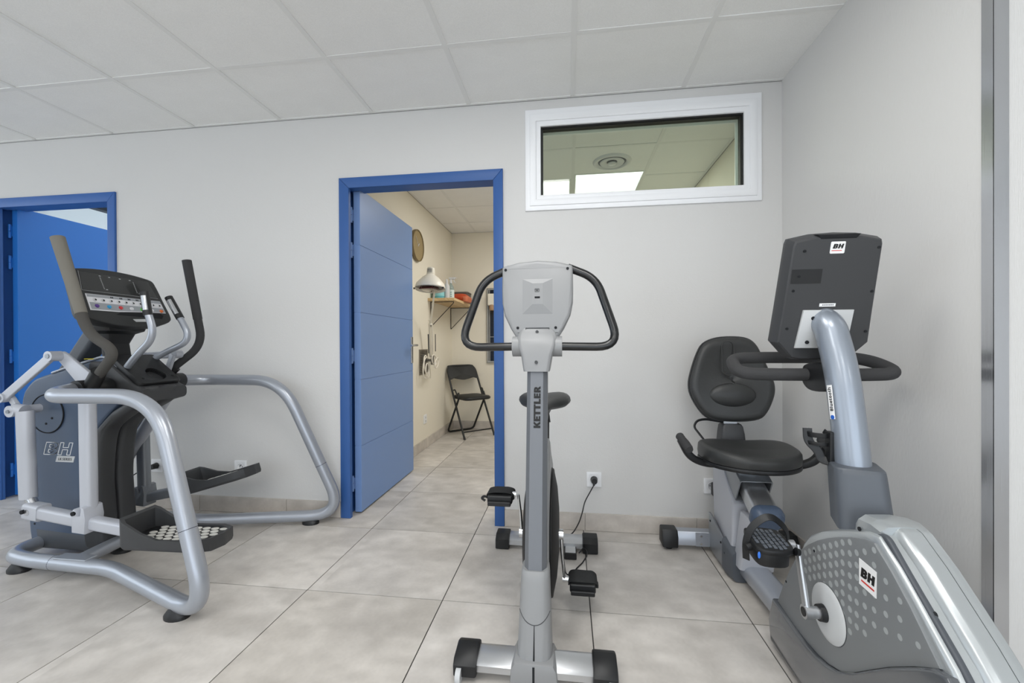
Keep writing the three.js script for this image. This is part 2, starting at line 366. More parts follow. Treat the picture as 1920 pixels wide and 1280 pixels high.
{
  const cut = (o, lo, hi, S = 0.6) => { const c = [lo]; for (let i = Math.ceil((lo - o) / S); o + i * S < hi - 1e-4; i++) if (o + i * S > lo + 0.03) c.push(o + i * S); c.push(hi); return c; };
  const xs = cut(-0.507, X0, X1), zs = cut(0.493, 0, ZF);
  // square light panels added out of view to even out the gym light
  const lit = new Set();
  for (const [x, z] of [[-1.4, 1.4], [-0.8, 1.95], [-2.0, 2.6], [-0.8, 3.8], [-2.6, 3.8], [-4.4, 3.8], [-6.2, 3.8], [1.2, 4.4], [-1.6, 5.0]]) {
    const i = xs.findIndex((a, k) => x >= a && x < xs[k + 1]), j = zs.findIndex((a, k) => z >= a && z < zs[k + 1]);
    lit.add(i + ',' + j); panels.push([(xs[i] + xs[i + 1]) / 2, (zs[j] + zs[j + 1]) / 2, 0.576, 0.576, 0]);
  }
  tileCeiling('ceiling', xs, zs, (i, j) => lit.has(i + ',' + j));
  tileCeiling('ceiling_office', [OX, -2.27, -1.69, -1.09, -0.505, 0], [OZ, -2.30, -1.755, -1.195, -0.632, -0.12], (i, j) => (i === 3 || i === 2) && j === 2 || (i === 3 && j === 3), [[3, 3]]);
  structure('ceiling_left_room', box(X0, OX - 0.1, 3.05, 3.15, ZB, -0.12), M.leftWall);
}
function lightPanel(x, z, w, d, low, power, label, tint) {
  const y = H - low, t = thing('ceiling_light', label, 'ceiling light', [x, y, z], low ? undefined : 'added square panel lights over the gym');
  part(t, 'light_frame', exXZ([[x - w / 2 - 0.012, z - d / 2 - 0.012], [x + w / 2 + 0.012, z - d / 2 - 0.012], [x + w / 2 + 0.012, z + d / 2 + 0.012], [x - w / 2 - 0.012, z + d / 2 + 0.012]], y + 0.001, y + 0.018, 0.002, [[[x - w / 2 + 0.004, z - d / 2 + 0.004], [x - w / 2 + 0.004, z + d / 2 - 0.004], [x + w / 2 - 0.004, z + d / 2 - 0.004], [x + w / 2 - 0.004, z - d / 2 + 0.004]]]), M.rail);
  part(t, 'light_diffuser', box(x - w / 2, x + w / 2, y + 0.006, y + 0.014, z - d / 2, z + d / 2), new THREE.MeshStandardMaterial({ color: 0xffffff, roughness: 0.9, emissive: new THREE.Color().setRGB(0.96, 0.98, 1), emissiveIntensity: 1.6 }));
  const l = new THREE.RectAreaLight(new THREE.Color().setRGB(...tint), power, w, d);
  l.position.set(0, -0.004, 0); l.rotation.x = -Math.PI / 2; t.add(l);
}
for (const [x, z, w, d, low] of panels) lightPanel(x, z, w, d, low, ADDED_PANEL_POWER, 'added square white light panel in the gym ceiling, out of view', [1, 0.985, 0.955]);
lightPanel(-0.793, -1.378, 0.55, 0.56, 0.004, OFFICE_PANEL_POWER, 'larger glowing ceiling panel seen through the high window, beside the round vent', [1, 0.965, 0.9]);
lightPanel(-1.39, -1.475, 0.55, 0.53, 0.004, OFFICE_PANEL_POWER, 'glowing ceiling panel cut off at the left edge of the high window', [1, 0.965, 0.9]);
// round air diffuser in the office ceiling
{
  const cx = -0.795, cz = -0.885, v = thing('air_vent', 'round white air vent in the ceiling behind the high window', 'vent', [cx, H, cz]);
  const lathe = pts => new THREE.LatheGeometry(pts.map(p => new THREE.Vector2(...p)), 40).translate(cx, H, cz);
  part(v, 'ceiling_plate', exXZ([[-1.078, -1.183], [-0.517, -1.183], [-0.517, -0.62], [-1.078, -0.62]], H + 0.002, H + 0.012), M.ceilTile);
  part(v, 'outer_ring', lathe([[0.105, 0.004], [0.115, -0.012], [0.138, -0.010], [0.146, 0.002]]), M.white);
  part(v, 'recess', lathe([[0.0, 0.001], [0.106, 0.001]]), M.charcoalBlue);
  part(v, 'inner_cone', lathe([[0.092, -0.006], [0.086, -0.014], [0.045, -0.004], [0.04, -0.001]]), M.white);
  part(v, 'centre_disc', lathe([[0, -0.02], [0.03, -0.018], [0.034, -0.008], [0.0, -0.004]]), M.greyPlastic);
}
// ---------------------------------------------------------------- the high window between the rooms
{
  const w = structure('window_1', null);
  const ring = (o, i, z0, z1, b) => exXY([[o[0], o[2]], [o[1], o[2]], [o[1], o[3]], [o[0], o[3]]], z0, z1, b, [rectHole(i[0], i[1], i[2], i[3])]);
  part(w, 'casing', ring([-1.378, -0.105, 1.823, 2.400], [-1.335, -0.148, 1.866, 2.352], -0.002, 0.012, 0.003), M.pvc);
  part(w, 'window_frame', merge(ring([-1.352, -0.131, 1.849, 2.371], [-1.315, -0.168, 1.886, 2.331], -0.06, 0.019, 0.004), ring([-1.322, -0.161, 1.879, 2.339], [-1.289, -0.193, 1.911, 2.304], -0.06, 0.010, 0.004)), M.pvc);
  part(w, 'gasket', merge(ring([-1.295, -0.187, 1.905, 2.31], [-1.281, -0.2005, 1.914, 2.2965], -0.055, -0.002, 0), ring([-1.281, -0.2, 1.912, 2.297], [-1.277, -0.204, 1.916, 2.293], -0.03, -0.012, 0)), M.rubber);
  part(w, 'glass_pane', box(-1.283, -0.199, 1.912, 2.298, -0.034, -0.030), M.glass);
  part(w, 'back_casing', ring([-1.378, -0.105, 1.823, 2.400], [-1.295, -0.19, 1.905, 2.312], -0.132, -0.118, 0.003), M.pvc);
  part(w, 'reveal', merge(box(-1.335, -1.318, 1.866, 2.352, -0.118, -0.06), box(-0.165, -0.148, 1.866, 2.352, -0.118, -0.06), box(-1.318, -0.165, 1.866, 1.885, -0.118, -0.06), box(-1.318, -0.165, 2.333, 2.352, -0.118, -0.06)), M.pvc);
}
// ---------------------------------------------------------------- the two blue doors
function doorSet(n, L, R, leafMat, frameMat, grooves, handle, lx) {
  const d = structure('door_' + n, null), top = 2.075, hi = 2.012, li = L + 0.063, ri = R - 0.057;
  const bev = (poly, z0, z1) => exXY(poly, z0, z1, 0.004);
  part(d, 'jamb', merge(bev([[L, 0], [li, 0], [li, hi], [L, top]], -0.001, 0.014), box(L + 0.02, L + 0.026, 0, 2.04, -0.12, 0.0), box(L + 0.02, li, 0, hi, -0.012, 0.004)), frameMat);
  part(d, 'jamb', merge(bev([[R, 0], [R, top], [ri, hi], [ri, 0]], -0.001, 0.014), box(ri + 0.012, R - 0.024, 0, 2.04, -0.12, 0.0), box(ri, R - 0.02, 0, hi, -0.045, 0.004)), frameMat);
  part(d, 'frame_head', merge(bev([[L, top], [li, hi], [ri, hi], [R, top]], -0.001, 0.014), box(L + 0.02, R - 0.02, hi + 0.012, 2.045, -0.12, 0.0), box(li - 0.01, ri + 0.01, hi, hi + 0.02, -0.045, 0.004)), frameMat);
  part(d, 'back_casing', merge(box(L, L + 0.05, 0, top, -0.134, -0.121), box(R - 0.05, R, 0, top, -0.134, -0.121), box(L + 0.05, R - 0.05, 2.03, top, -0.134, -0.121)), frameMat);
  const x1 = li + lx, x0 = x1 - 0.043, za = -0.062, zb = -0.95;     // leaf, open at a right angle into the room behind
  const leaf = part(d, 'door_leaf', box(x0 + 0.002, x1 - 0.0028, 0.012, 2.035, zb + 0.001, za - 0.001), leafMat);
  const ys = [0.012, ...grooves, 2.035];
  for (let i = 0; i < ys.length - 1; i++) part(leaf, 'panel', box(x0, x1, ys[i] + (i ? 0.0022 : 0), ys[i + 1] - (i < ys.length - 2 ? 0.0022 : 0), zb, za, 0.0016, 1), leafMat);
  for (const y of [1.87, 1.65, 0.99, 0.19]) part(d, 'hinge', merge(rod([x0 - 0.012, y - 0.048, -0.056], [x0 - 0.012, y - 0.001, -0.056], 0.0085), rod([x0 - 0.012, y + 0.001, -0.056], [x0 - 0.012, y + 0.048, -0.056], 0.0085), box(x0 - 0.026, x0 - 0.001, y - 0.035, y + 0.035, -0.064, -0.061)), frameMat === M.blue ? M.blueLeaf : M.blueBright);
  if (handle) {
    for (const s of [1, -1]) {
      const xf = s > 0 ? x1 : x0, h = part(leaf, 'door_handle', merge(box(Math.min(xf, xf + s * 0.008), Math.max(xf, xf + s * 0.008), 0.905, 1.122, zb + 0.012, zb + 0.052, 0.003), rod([xf, 1.053, zb + 0.032], [xf + s * 0.052, 1.053, zb + 0.032], 0.009), pipe([[xf + s * 0.048, 1.053, zb + 0.026], [xf + s * 0.05, 1.053, zb + 0.09], [xf + s * 0.046, 1.051, zb + 0.15]], 0.009, 0.02)), M.steel);
    }
    part(leaf, 'lock_plate', box(x0 + 0.009, x1 - 0.009, 0.9, 1.13, zb - 0.0016, zb), M.steel);
  }
}
doorSet(1, -2.521, -1.509, M.blueLeaf, M.blue, [0.425, 0.84, 1.26, 1.68], true, 0.034);
doorSet(2, -5.081, -4.095, M.blueBright, M.blueDeep, [], true, 0.043);

// ---------------------------------------------------------------- upright exercise bike in the middle
const bikes = [];
const screwHead = (p, n, r = 0.005) => { const N = V(...n).normalize(), a = V(...p); return rod(a.toArray(), a.clone().addScaledVector(N, 0.0025).toArray(), r, r, 12); };
{
  const cx = -1.25, b = thing('exercise_bike', 'white upright exercise bike seen from its front, with black loop handlebar and slim silver column', 'exercise bike', [cx, 0, 0.65]);
  bikes.push(b);
  const colZ = y => 1.068 - (y - 0.06) * 0.196;
  const oct = [[0.036, 0.018], [0.022, 0.04], [-0.022, 0.04], [-0.036, 0.018], [-0.036, -0.03], [-0.026, -0.04], [0.026, -0.04], [0.036, -0.03]].map(p => [p[0], -p[1]]).reverse();
  part(b, 'column', sweep([V(cx, 0.28, colZ(0.28)), V(cx, 1.0, colZ(1.0))], oct.map(([u, v]) => [u, v]), { up: V(1, 0, 0), crease: 0.3 }), M.columnGrey);
  // lower white cover of the column
  const ringAt = (y, w, d, dz = 0) => rrect(w, d, Math.min(w, d) * 0.32, 5).map(([u, v]) => V(cx + u, y, colZ(y) + dz - v));
  part(b, 'column_cover', skin([[0.02, 0.112, 0.15, -0.012], [0.05, 0.111, 0.142, -0.01], [0.09, 0.108, 0.128, -0.006], [0.2, 0.101, 0.11, 0], [0.3, 0.093, 0.1, 0.002], [0.322, 0.089, 0.096, 0.002], [0.326, 0.083, 0.09, 0.002]].map(a => ringAt(...a)), { crease: 0.9 }), M.whiteGrey);
  const coverAt = (y, u) => { const t = Math.max(0, Math.min(1, (y - 0.09) / 0.11)), w = 0.108 - 0.007 * t, d = 0.128 - 0.018 * t, r = w * 0.32, k = Math.max(0, Math.abs(u) - (w / 2 - r)); return V(cx + u, y, colZ(y) - 0.006 * (1 - t) + d / 2 - (r - Math.sqrt(Math.max(0, r * r - k * k)))); };
  part(b, 'cover_seam', sweep(Array.from({ length: 21 }, (_, i) => { const u = (i / 10 - 1) * 0.0485; return coverAt(0.178 + 0.034 * (u / 0.05) ** 2, u); }), circ(0.0012, 6)), M.charcoal);
  part(b, 'cover_slit', merge(skin([0.06, 0.085, 0.11, 0.14, 0.178].map((y, i) => { const w = 0.0032 - i * 0.00055, z = coverAt(y, 0).z + 0.0008; return [V(cx - w, y, z - 0.006), V(cx + w, y, z - 0.006), V(cx + w, y, z), V(cx - w, y, z)]; })), box(cx - 0.0034, cx + 0.0034, 0.019, 0.075, 1.12, 1.1388)), M.gap);
  // front foot
  const footProf = [[1.045, 0.03], [1.121, 0.03], [1.123, 0.052], [1.112, 0.062], [1.062, 0.076], [1.047, 0.07]];
  part(b, 'foot_bar', exZY(footProf, cx - 0.2, cx + 0.2, 0.003), M.alu);
  part(b, 'foot_collar', exXY([[cx - 0.074, 0.018], [cx + 0.074, 0.018], [cx + 0.07, 0.062], [cx + 0.06, 0.082], [cx - 0.06, 0.082], [cx - 0.07, 0.062]], 1.03, 1.138, 0.008), M.whiteGrey);
  for (const s of [-1, 1]) {
    const xa = cx + s * 0.18, xb = cx + s * 0.255;
    const cap = part(b, 'foot_cap', merge(exZY([[1.035, 0.012], [1.13, 0.018], [1.132, 0.053], [1.117, 0.069], [1.06, 0.084], [1.038, 0.076]], Math.min(xa, xb), Math.max(xa, xb), 0.006), box(Math.min(xa, xb) + 0.01, Math.max(xa, xb) - 0.01, 0.0, 0.02, 1.045, 1.1, 0.004)), M.black);
    part(cap, 'transport_wheel', rod([xb - s * 0.028, 0.0235, 1.131], [xb - s * 0.012, 0.0235, 1.131], 0.023), M.greyPlastic, 'pale grey roller');
  }
  // rear foot
  part(b, 'foot_bar', exZY([[0.195, 0.024], [0.275, 0.024], [0.275, 0.048], [0.25, 0.066], [0.205, 0.066]], cx - 0.2, cx + 0.21, 0.003), M.alu);
  for (const s of [-1, 1]) {
    const xa = cx + s * (s < 0 ? 0.195 : 0.18), xb = cx + s * (s < 0 ? 0.266 : 0.256);
    part(b, 'foot_cap', merge(exZY([[0.188, 0.004], [0.282, 0.004], [0.282, 0.052], [0.254, 0.073], [0.198, 0.073]], Math.min(xa, xb), Math.max(xa, xb), 0.005), box(Math.min(xa, xb) + 0.01, Math.max(xa, xb) - 0.01, 0.0, 0.01, 0.2, 0.27)), M.black);
  }
  // body shell, its black side discs, spine between the feet
  part(b, 'body_shell', exZY(smooth2([[0.985, 0.1], [0.955, 0.35], [0.9, 0.6], [0.86, 0.7], [0.78, 0.69], [0.68, 0.62], [0.56, 0.56], [0.47, 0.5], [0.42, 0.35], [0.4, 0.18], [0.46, 0.07], [0.7, 0.045], [0.93, 0.05]], 60), cx - 0.04, cx + 0.04, 0.012), M.whiteGrey);
  part(b, 'floor_beam', box(cx - 0.03, cx + 0.03, 0.04, 0.085, 0.26, 1.03, 0.008), M.alu);
  for (const s of [-1, 1]) {
    const disc = part(b, 'side_disc', new THREE.LatheGeometry([[0, 0.034], [0.09, 0.033], [0.17, 0.026], [0.225, 0.014], [0.245, 0.004], [0.245, 0], [0, 0]].map(p => new THREE.Vector2(...p)), 48).rotateZ(-Math.PI / 2 * s).translate(cx + s * 0.037, 0.3, 0.69), M.discBlack, 'black flywheel disc');
    part(disc, 'disc_rim', new THREE.TorusGeometry(0.236, 0.0045, 8, 56).rotateY(Math.PI / 2).translate(cx + s * 0.045, 0.3, 0.69), M.discBlack);
    // crank and pedal
    const py = s < 0 ? 0.452 : 0.122, pxo = cx + s * 0.092, cr = part(b, 'crank', merge(rod([cx + s * 0.06, 0.3, 0.73], [cx + s * 0.088, 0.3, 0.73], 0.02), sweep([V(cx + s * 0.078, 0.3, 0.73), V(cx + s * 0.083, (0.3 + py) / 2, 0.73), V(pxo, py, 0.73)], rrect(0.022, 0.012, 0.005, 3), { up: V(0, 0, 1), scale: t => 1 - 0.25 * t }), rod([pxo - 0.008, py, 0.73], [cx + s * 0.115, py, 0.73], 0.011)), M.chrome);
    const pc = cx + s * 0.162, pd = part(b, 'pedal', merge(
      box(pc - 0.05, pc + 0.05, py - 0.026, py + 0.006, 0.685, 0.775, 0.006), rod([cx + s * 0.108, py - 0.006, 0.73], [cx + s * 0.12, py - 0.006, 0.73], 0.014),
      box(pc - 0.046, pc + 0.046, py - 0.03, py - 0.012, 0.7, 0.79, 0.004)), M.black);
    part(pd, 'strap', s < 0
      ? merge(sweep(fillet([[pc - 0.055, py - 0.005, 0.72], [pc - 0.054, py + 0.006, 0.72], [pc - 0.03, py + 0.013, 0.72], [pc + 0.03, py + 0.013, 0.72], [pc + 0.052, py + 0.006, 0.72], [pc + 0.052, py - 0.014, 0.72]], 0.016), rrect(0.003, 0.07, 0.001, 2)), sweep(fillet([[pc - 0.05, py - 0.016, 0.74], [pc - 0.066, py - 0.006, 0.745], [pc - 0.078, py - 0.014, 0.75], [pc - 0.062, py - 0.024, 0.75]], 0.008), rrect(0.004, 0.02, 0.0015, 2)))
      : merge(sweep(fillet([[pc - 0.054, py - 0.006, 0.73], [pc - 0.052, py + 0.014, 0.73], [pc - 0.028, py + 0.022, 0.74], [pc + 0.022, py + 0.018, 0.735], [pc + 0.045, py + 0.016, 0.73], [pc + 0.058, py + 0.002, 0.725], [pc + 0.054, py - 0.012, 0.725]], 0.02), rrect(0.004, 0.06, 0.0015, 2)), box(pc + 0.05, pc + 0.062, py - 0.02, py - 0.006, 0.72, 0.745, 0.002)), M.blackSoft);
  }
  // seat tube and saddle
  part(b, 'seat_post', merge(rod([cx, 0.46, 0.56], [cx, 0.72, 0.475], 0.024), rod([cx, 0.7, 0.48], [cx, 0.75, 0.466], 0.03, 0.022)), M.black);
  const sadd = [[0.315, 0.055, 0.02, 0.808], [0.33, 0.095, 0.038, 0.806], [0.37, 0.117, 0.046, 0.808], [0.43, 0.122, 0.05, 0.806], [0.48, 0.108, 0.048, 0.8], [0.52, 0.075, 0.04, 0.798], [0.56, 0.045, 0.032, 0.797], [0.605, 0.032, 0.026, 0.794], [0.625, 0.018, 0.014, 0.79]];
  part(b, 'saddle', skin(sadd.map(([z, w, h, y]) => Array.from({ length: 24 }, (_, i) => {
    const a = i / 24 * 2 * Math.PI, c = Math.cos(a), s = Math.sin(a);
    const px = Math.sign(c) * Math.abs(c) ** 0.8 * w, dip = s > 0 ? -0.012 * Math.exp(-((px / (w * 0.4)) ** 2)) : 0;
    return V(cx + px, y - 0.012 + (s > 0 ? Math.abs(s) ** 0.7 * h * 0.78 : -(Math.abs(s) ** 0.9) * h * 0.62) + dip, z);
  })), {}), M.vinyl);
  part(b, 'saddle_mount', skin([[0.785, 0.06, 0.11], [0.76, 0.034, 0.09], [0.735, 0.022, 0.06], [0.70, 0.02, 0.05]].map(([y, rx, rz]) => circ(1, 20).map(([c, s]) => V(cx + c * rx, y, 0.475 + s * rz)))), M.black);
  // console: curved back housing towards the camera
  const top = [[-0.133, 1.345], [-0.128, 1.352], [-0.07, 1.366], [0, 1.372], [0.07, 1.366], [0.126, 1.352], [0.131, 1.345]];
  const outline = [...top, [0.132, 1.26], [0.131, 1.21], [0.122, 1.165], [0.098, 1.115], [0.074, 1.078], [-0.074, 1.078], [-0.098, 1.115], [-0.122, 1.165], [-0.131, 1.21], [-0.133, 1.26]].map(p => [p[0] + cx - 0.003, p[1]]);
  const tilt = (g, z0, k) => { const p = g.attributes.position; for (let i = 0; i < p.count; i++) p.setZ(i, p.getZ(i) + (1.08 - p.getY(i)) * k); g.computeVertexNormals(); return toCreasedNormals(g, 0.7); };
  const con = part(b, 'console', tilt(exXY(outline, 0.80, 0.878, 0.014, [], 4), 0, 0.12), M.whiteGrey);
  const zc = y => 0.878 + (1.08 - y) * 0.12;
  const frus = (x0, x1, y0, y1, ix0, ix1, iy0, iy1, h) => { const q = (a, c, d, e, z) => [[a, d], [c, d], [c, e], [a, e]].map(([x, y]) => V(cx + x, y, zc(y) + z)); return skin([q(x0, x1, y0, y1, -0.001), q(ix0, ix1, iy0, iy1, h)], { crease: 0.2 }); };
  part(con, 'raised_boss', merge(frus(-0.062, 0.058, 1.165, 1.302, -0.02, 0.018, 1.205, 1.283, 0.009)), M.whiteGrey);
  part(con, 'port', merge(box(cx - 0.012, cx + 0.008, 1.226, 1.234, zc(1.23) + 0.004, zc(1.23) + 0.0102, 0.002)), M.gap);
  part(con, 'sticker', merge(box(cx - 0.011, cx + 0.005, 1.251, 1.2515, zc(1.25) + 0.007, zc(1.25) + 0.0105), box(cx - 0.011, cx + 0.005, 1.262, 1.2625, zc(1.25) + 0.007, zc(1.25) + 0.0105), box(cx - 0.011, cx - 0.0095, 1.251, 1.262, zc(1.25) + 0.007, zc(1.25) + 0.0103), box(cx + 0.0035, cx + 0.005, 1.251, 1.262, zc(1.25) + 0.007, zc(1.25) + 0.0103), box(cx - 0.006, cx + 0.0, 1.254, 1.259, zc(1.25) + 0.007, zc(1.25) + 0.0103)), M.charcoal);
  for (const [x, y] of [[-0.119, 1.337], [0.112, 1.337], [-0.071, 1.118], [0.068, 1.118]]) part(con, 'screw', screwHead([cx - 0.003 + x, y, zc(y) - 0.0005], [0, 0.12, 1], 0.0052), M.gap);
  part(con, 'display_face', tilt(exXY([[-0.11, 1.34], [0.106, 1.34], [0.1, 1.18], [0.07, 1.11], [-0.075, 1.11], [-0.105, 1.18]].map(p => [p[0] + cx, p[1]]), 0.796, 0.802, 0.002), 0, 0.12), M.blackGloss);
  // neck below the console
  const neck = part(b, 'neck_cover', merge(
    skin([[1.117, 0.12, 0.05, 0.8485], [1.10, 0.138, 0.056, 0.8565], [1.08, 0.144, 0.076, 0.868], [1.055, 0.136, 0.09, 0.876], [1.02, 0.112, 0.094, 0.883], [0.962, 0.092, 0.094, 0.893]].map(([y, w, d, z]) => rrect(w, d, 0.016, 4).map(([u, v]) => V(cx - 0.002 + u, y, z - v))), { crease: 0.7 }),
    rod([cx - 0.092, 1.05, 0.875], [cx + 0.088, 1.05, 0.875], 0.037, 0.037, 24)), M.whiteGrey);
  for (const [y, z] of [[1.103, 0.885], [0.995, 0.9375]]) part(neck, 'screw', merge(screwHead([cx - 0.002, y, z - 0.001], [0, 0.1, 1], 0.0058)), M.charcoal);
  part(neck, 'seam', merge(box(cx - 0.075, cx - 0.044, 1.1, 1.1012, 0.86, 0.8768), box(cx + 0.042, cx + 0.073, 1.1, 1.1012, 0.86, 0.8768), box(cx - 0.045, cx - 0.044, 1.1, 1.118, 0.87, 0.8772), box(cx + 0.041, cx + 0.042, 1.1, 1.118, 0.87, 0.8772), box(cx - 0.045, cx + 0.042, 1.117, 1.1182, 0.87, 0.877)), M.gap);
  // loop handlebar
  const hb = s => [[cx + s * 0.06, 1.05, 0.875], [cx + s * 0.255, 1.048, 0.868, 0.1], [cx + s * 0.292, 1.105, 0.855, 0.05], [cx + s * 0.212, 1.3, 0.815, 0.06], [cx + s * 0.12, 1.34, 0.806]];
  const hbp = s => [[cx + s * 0.06, 1.05, 0.878], [cx + s * 0.296, 1.047, 0.87, 0.085], [cx + s * 0.214, 1.302, 0.822, 0.065], [cx + s * 0.11, 1.346, 0.815]];
  part(b, 'handlebar', merge(pipe(hbp(-1), 0.0152, 0.06, 20), pipe(hbp(1), 0.0152, 0.06, 20)), M.blackGloss);
  // lettering on the column
  const ty = 0.815, tz = colZ(ty) + 0.04 * 1.02 + 0.0002;
  const g = lettering('KETTLER', 0.0215, 0.0004, { stretch: 1.2, bold: 0.0011 });
  part(b, 'lettering', g.applyMatrix4(frameAt(V(cx + 0.002, ty + 0.026, tz - 0.0045), V(0, 1, -0.196), V(-1, 0, 0))), M.ink);
}
// its mains adapter and cord
{
  const b = bikes[0], a = part(b, 'power_adapter', box(-1.162, -1.102, 0.001, 0.034, 0.27, 0.345, 0.004), M.black, 'small black mains adapter lying on the tiles');
  part(a, 'label_plate', box(-1.157, -1.107, 0.0338, 0.0345, 0.275, 0.34), M.greyPlastic);
  const pc = part(b, 'power_plug', merge(rod([-0.996, 0.291, 0.014], [-0.996, 0.291, 0.045], 0.019, 0.016), rod([-0.996, 0.287, 0.036], [-1.0, 0.268, 0.046], 0.009, 0.005)), M.black);
  const cp = pts => new THREE.TubeGeometry(new THREE.CatmullRomCurve3(pts.map(p => V(...p))), 60, 0.0032, 8);
  part(b, 'power_cord', merge(cp([[-1.0, 0.27, 0.046], [-1.02, 0.235, 0.05], [-1.05, 0.18, 0.06], [-1.065, 0.13, 0.08], [-1.085, 0.09, 0.12], [-1.12, 0.05, 0.16], [-1.16, 0.045, 0.2], [-1.17, 0.06, 0.3], [-1.165, 0.04, 0.42]]), cp([[-1.165, 0.04, 0.42], [-1.15, 0.015, 0.5], [-1.12, 0.005, 0.46], [-1.1, 0.006, 0.42], [-1.07, 0.006, 0.36], [-1.05, 0.03, 0.33], [-1.065, 0.036, 0.29], [-1.09, 0.012, 0.296]])), M.black);
}

// ---------------------------------------------------------------- recumbent bike by the right wall
{
  const ax = -0.34, b = thing('recumbent_bike', 'grey recumbent exercise bike with black padded seat and tall backrest beside the right wall', 'exercise bike', [ax, 0, 0.7]);
  bikes.push(b);
  // rear foot bar
  part(b, 'foot_bar', exZY([[0.12, 0.03], [0.185, 0.03], [0.185, 0.07], [0.172, 0.095], [0.125, 0.095]], ax - 0.27, ax + 0.27, 0.003), M.silver);
  for (const s of [-1, 1]) {
    const xa = ax + s * 0.245, xb = ax + s * 0.325;
    part(b, 'foot_cap', merge(exZY([[0.112, 0.018], [0.196, 0.018], [0.196, 0.07], [0.178, 0.102], [0.118, 0.102]], Math.min(xa, xb), Math.max(xa, xb), 0.008), rod([(xa + xb) / 2, 0, 0.155], [(xa + xb) / 2, 0.02, 0.155], 0.018)), M.black);
    part(b, 'bracket_plate', box(Math.min(ax + s * 0.09, ax + s * 0.16), Math.max(ax + s * 0.09, ax + s * 0.16), 0.028, 0.097, 0.183, 0.188, 0.001), M.silver);
    for (const y of [0.043, 0.082]) part(b, 'bolt', rod([ax + s * 0.135, y, 0.187], [ax + s * 0.135, y, 0.193], 0.0065, 0.0055, 12), M.chrome);
  }
  // rear bracket: two side plates, channel cover, front collar
  for (const s of [-1, 1]) {
    const x = ax + s * 0.088, pl = part(b, 'side_plate', exZY([[0.17, 0.02], [0.41, 0.02], [0.41, 0.135], [0.205, 0.2], [0.17, 0.2]], x - 0.004, x + 0.004, 0.001), M.silverDark);
    for (const [z, y] of [[0.195, 0.165], [0.34, 0.125], [0.39, 0.1]]) part(pl, 'bolt', rod([x, y, z], [x + s * 0.007, y, z], 0.006, 0.005, 12), M.gap);
  }
  part(b, 'channel_cover', exZY([[0.2, 0.03], [0.405, 0.03], [0.405, 0.15], [0.3, 0.24], [0.25, 0.24], [0.2, 0.19]], ax - 0.05, ax + 0.05, 0.012), M.slateDark);
  part(b, 'front_collar', skin([[0.36, 0.19, 0.16], [0.40, 0.19, 0.15], [0.455, 0.165, 0.13]].map(([z, w, h]) => rrect(w, h, 0.022, 4).map(([u, v]) => V(ax - u, h / 2 + 0.004 + v, z))), { crease: 0.6 }), M.charcoalBlue);
  part(b, 'main_tube', sweep([V(ax, 0.062, 0.44), V(ax, 0.075, 0.9)], rrect(0.075, 0.108, 0.03, 5)), M.silver);
  // upright, slanted seat rail, end cap
  part(b, 'upright', skin([[0.02, 0.22, 0.40], [0.2, 0.19, 0.43], [0.34, 0.17, 0.43], [0.46, 0.165, 0.32], [0.50, 0.165, 0.27]].map(([y, z0, z1], k) => { const w = 0.078 - k * 0.002; return rrect(w * 2, z1 - z0, 0.012, 3).map(([u, v]) => V(ax + u, y, (z0 + z1) / 2 - v)); }), { crease: 0.5 }), M.whiteSteel);
  part(b, 'front_post', skin([[0.08, 0.42, 0.50, 0.07], [0.33, 0.47, 0.57, 0.06]].map(([y, z0, z1, w]) => rrect(w * 2, z1 - z0, 0.012, 3).map(([u, v]) => V(ax + u, y, (z0 + z1) / 2 - v))), { crease: 0.5 }), M.whiteSteel);
  const R0 = V(ax, 0.55, 0.205), R1 = V(ax, 0.352, 0.575), rd = R1.clone().sub(R0).normalize();
  part(b, 'seat_rail', sweep([R0, R1], rrect(0.082, 0.098, 0.022, 5)), M.alu);
  const capDir = rd.clone();
  part(b, 'rail_cap', skin([[-0.012, 0.9], [0.0, 1], [0.022, 1], [0.036, 0.9], [0.043, 0.7]].map(([t, s]) => rrect(0.098 * s, 0.125 * s, 0.036 * s, 6).map(([u, v]) => R1.clone().addScaledVector(capDir, t + 0.0).add(V(-v, u * 0.9, u * 0.42)))), { crease: 0.5 }), M.slate);
  const C0 = V(ax, 0.533, 0.25), C1 = V(ax, 0.412, 0.468);
  const sleeve = [rrect(0.118, 0.134, 0.008, 3), rrect(0.108, 0.124, 0.006, 3)];
  const fr = p => sleeve.map(pr => pr.map(([u, v]) => p.clone().add(V(-v, u * 0.88, u * 0.47))));
  { const a = fr(C0), c = fr(C1); part(b, 'seat_carriage', skin([a[1], a[0], c[0], c[1]], { closed: true, crease: 0.5 }), M.silverDark); }
  part(b, 'carriage_plate', merge(box(ax - 0.062, ax + 0.062, 0.505, 0.515, 0.3, 0.47, 0.003), box(ax - 0.055, ax - 0.01, 0.4975, 0.5, 0.455, 0.469), box(ax + 0.01, ax + 0.055, 0.4975, 0.5, 0.455, 0.469), exZY([[0.3, 0.44], [0.43, 0.44], [0.47, 0.51], [0.3, 0.51]], ax - 0.06, ax + 0.06, 0.004)), M.alu);
  // seat: pan and cushion
  const seatOut = smooth2([[0.0, 0.63], [-0.10, 0.61], [-0.18, 0.54], [-0.203, 0.44], [-0.19, 0.36], [-0.12, 0.325], [0, 0.333], [0.12, 0.325], [0.18, 0.36], [0.19, 0.44], [0.168, 0.54], [0.09, 0.61]].map(p => [p[0] + ax - 0.004, p[1] - 0.01]), 56);
  const grow = (k, o) => o.map(([x, z]) => [ax + (x - ax) * k, 0.47 + (z - 0.47) * k]);
  part(b, 'seat_pan', exXZ(grow(1.01, seatOut), 0.526, 0.546, 0.007), M.black);
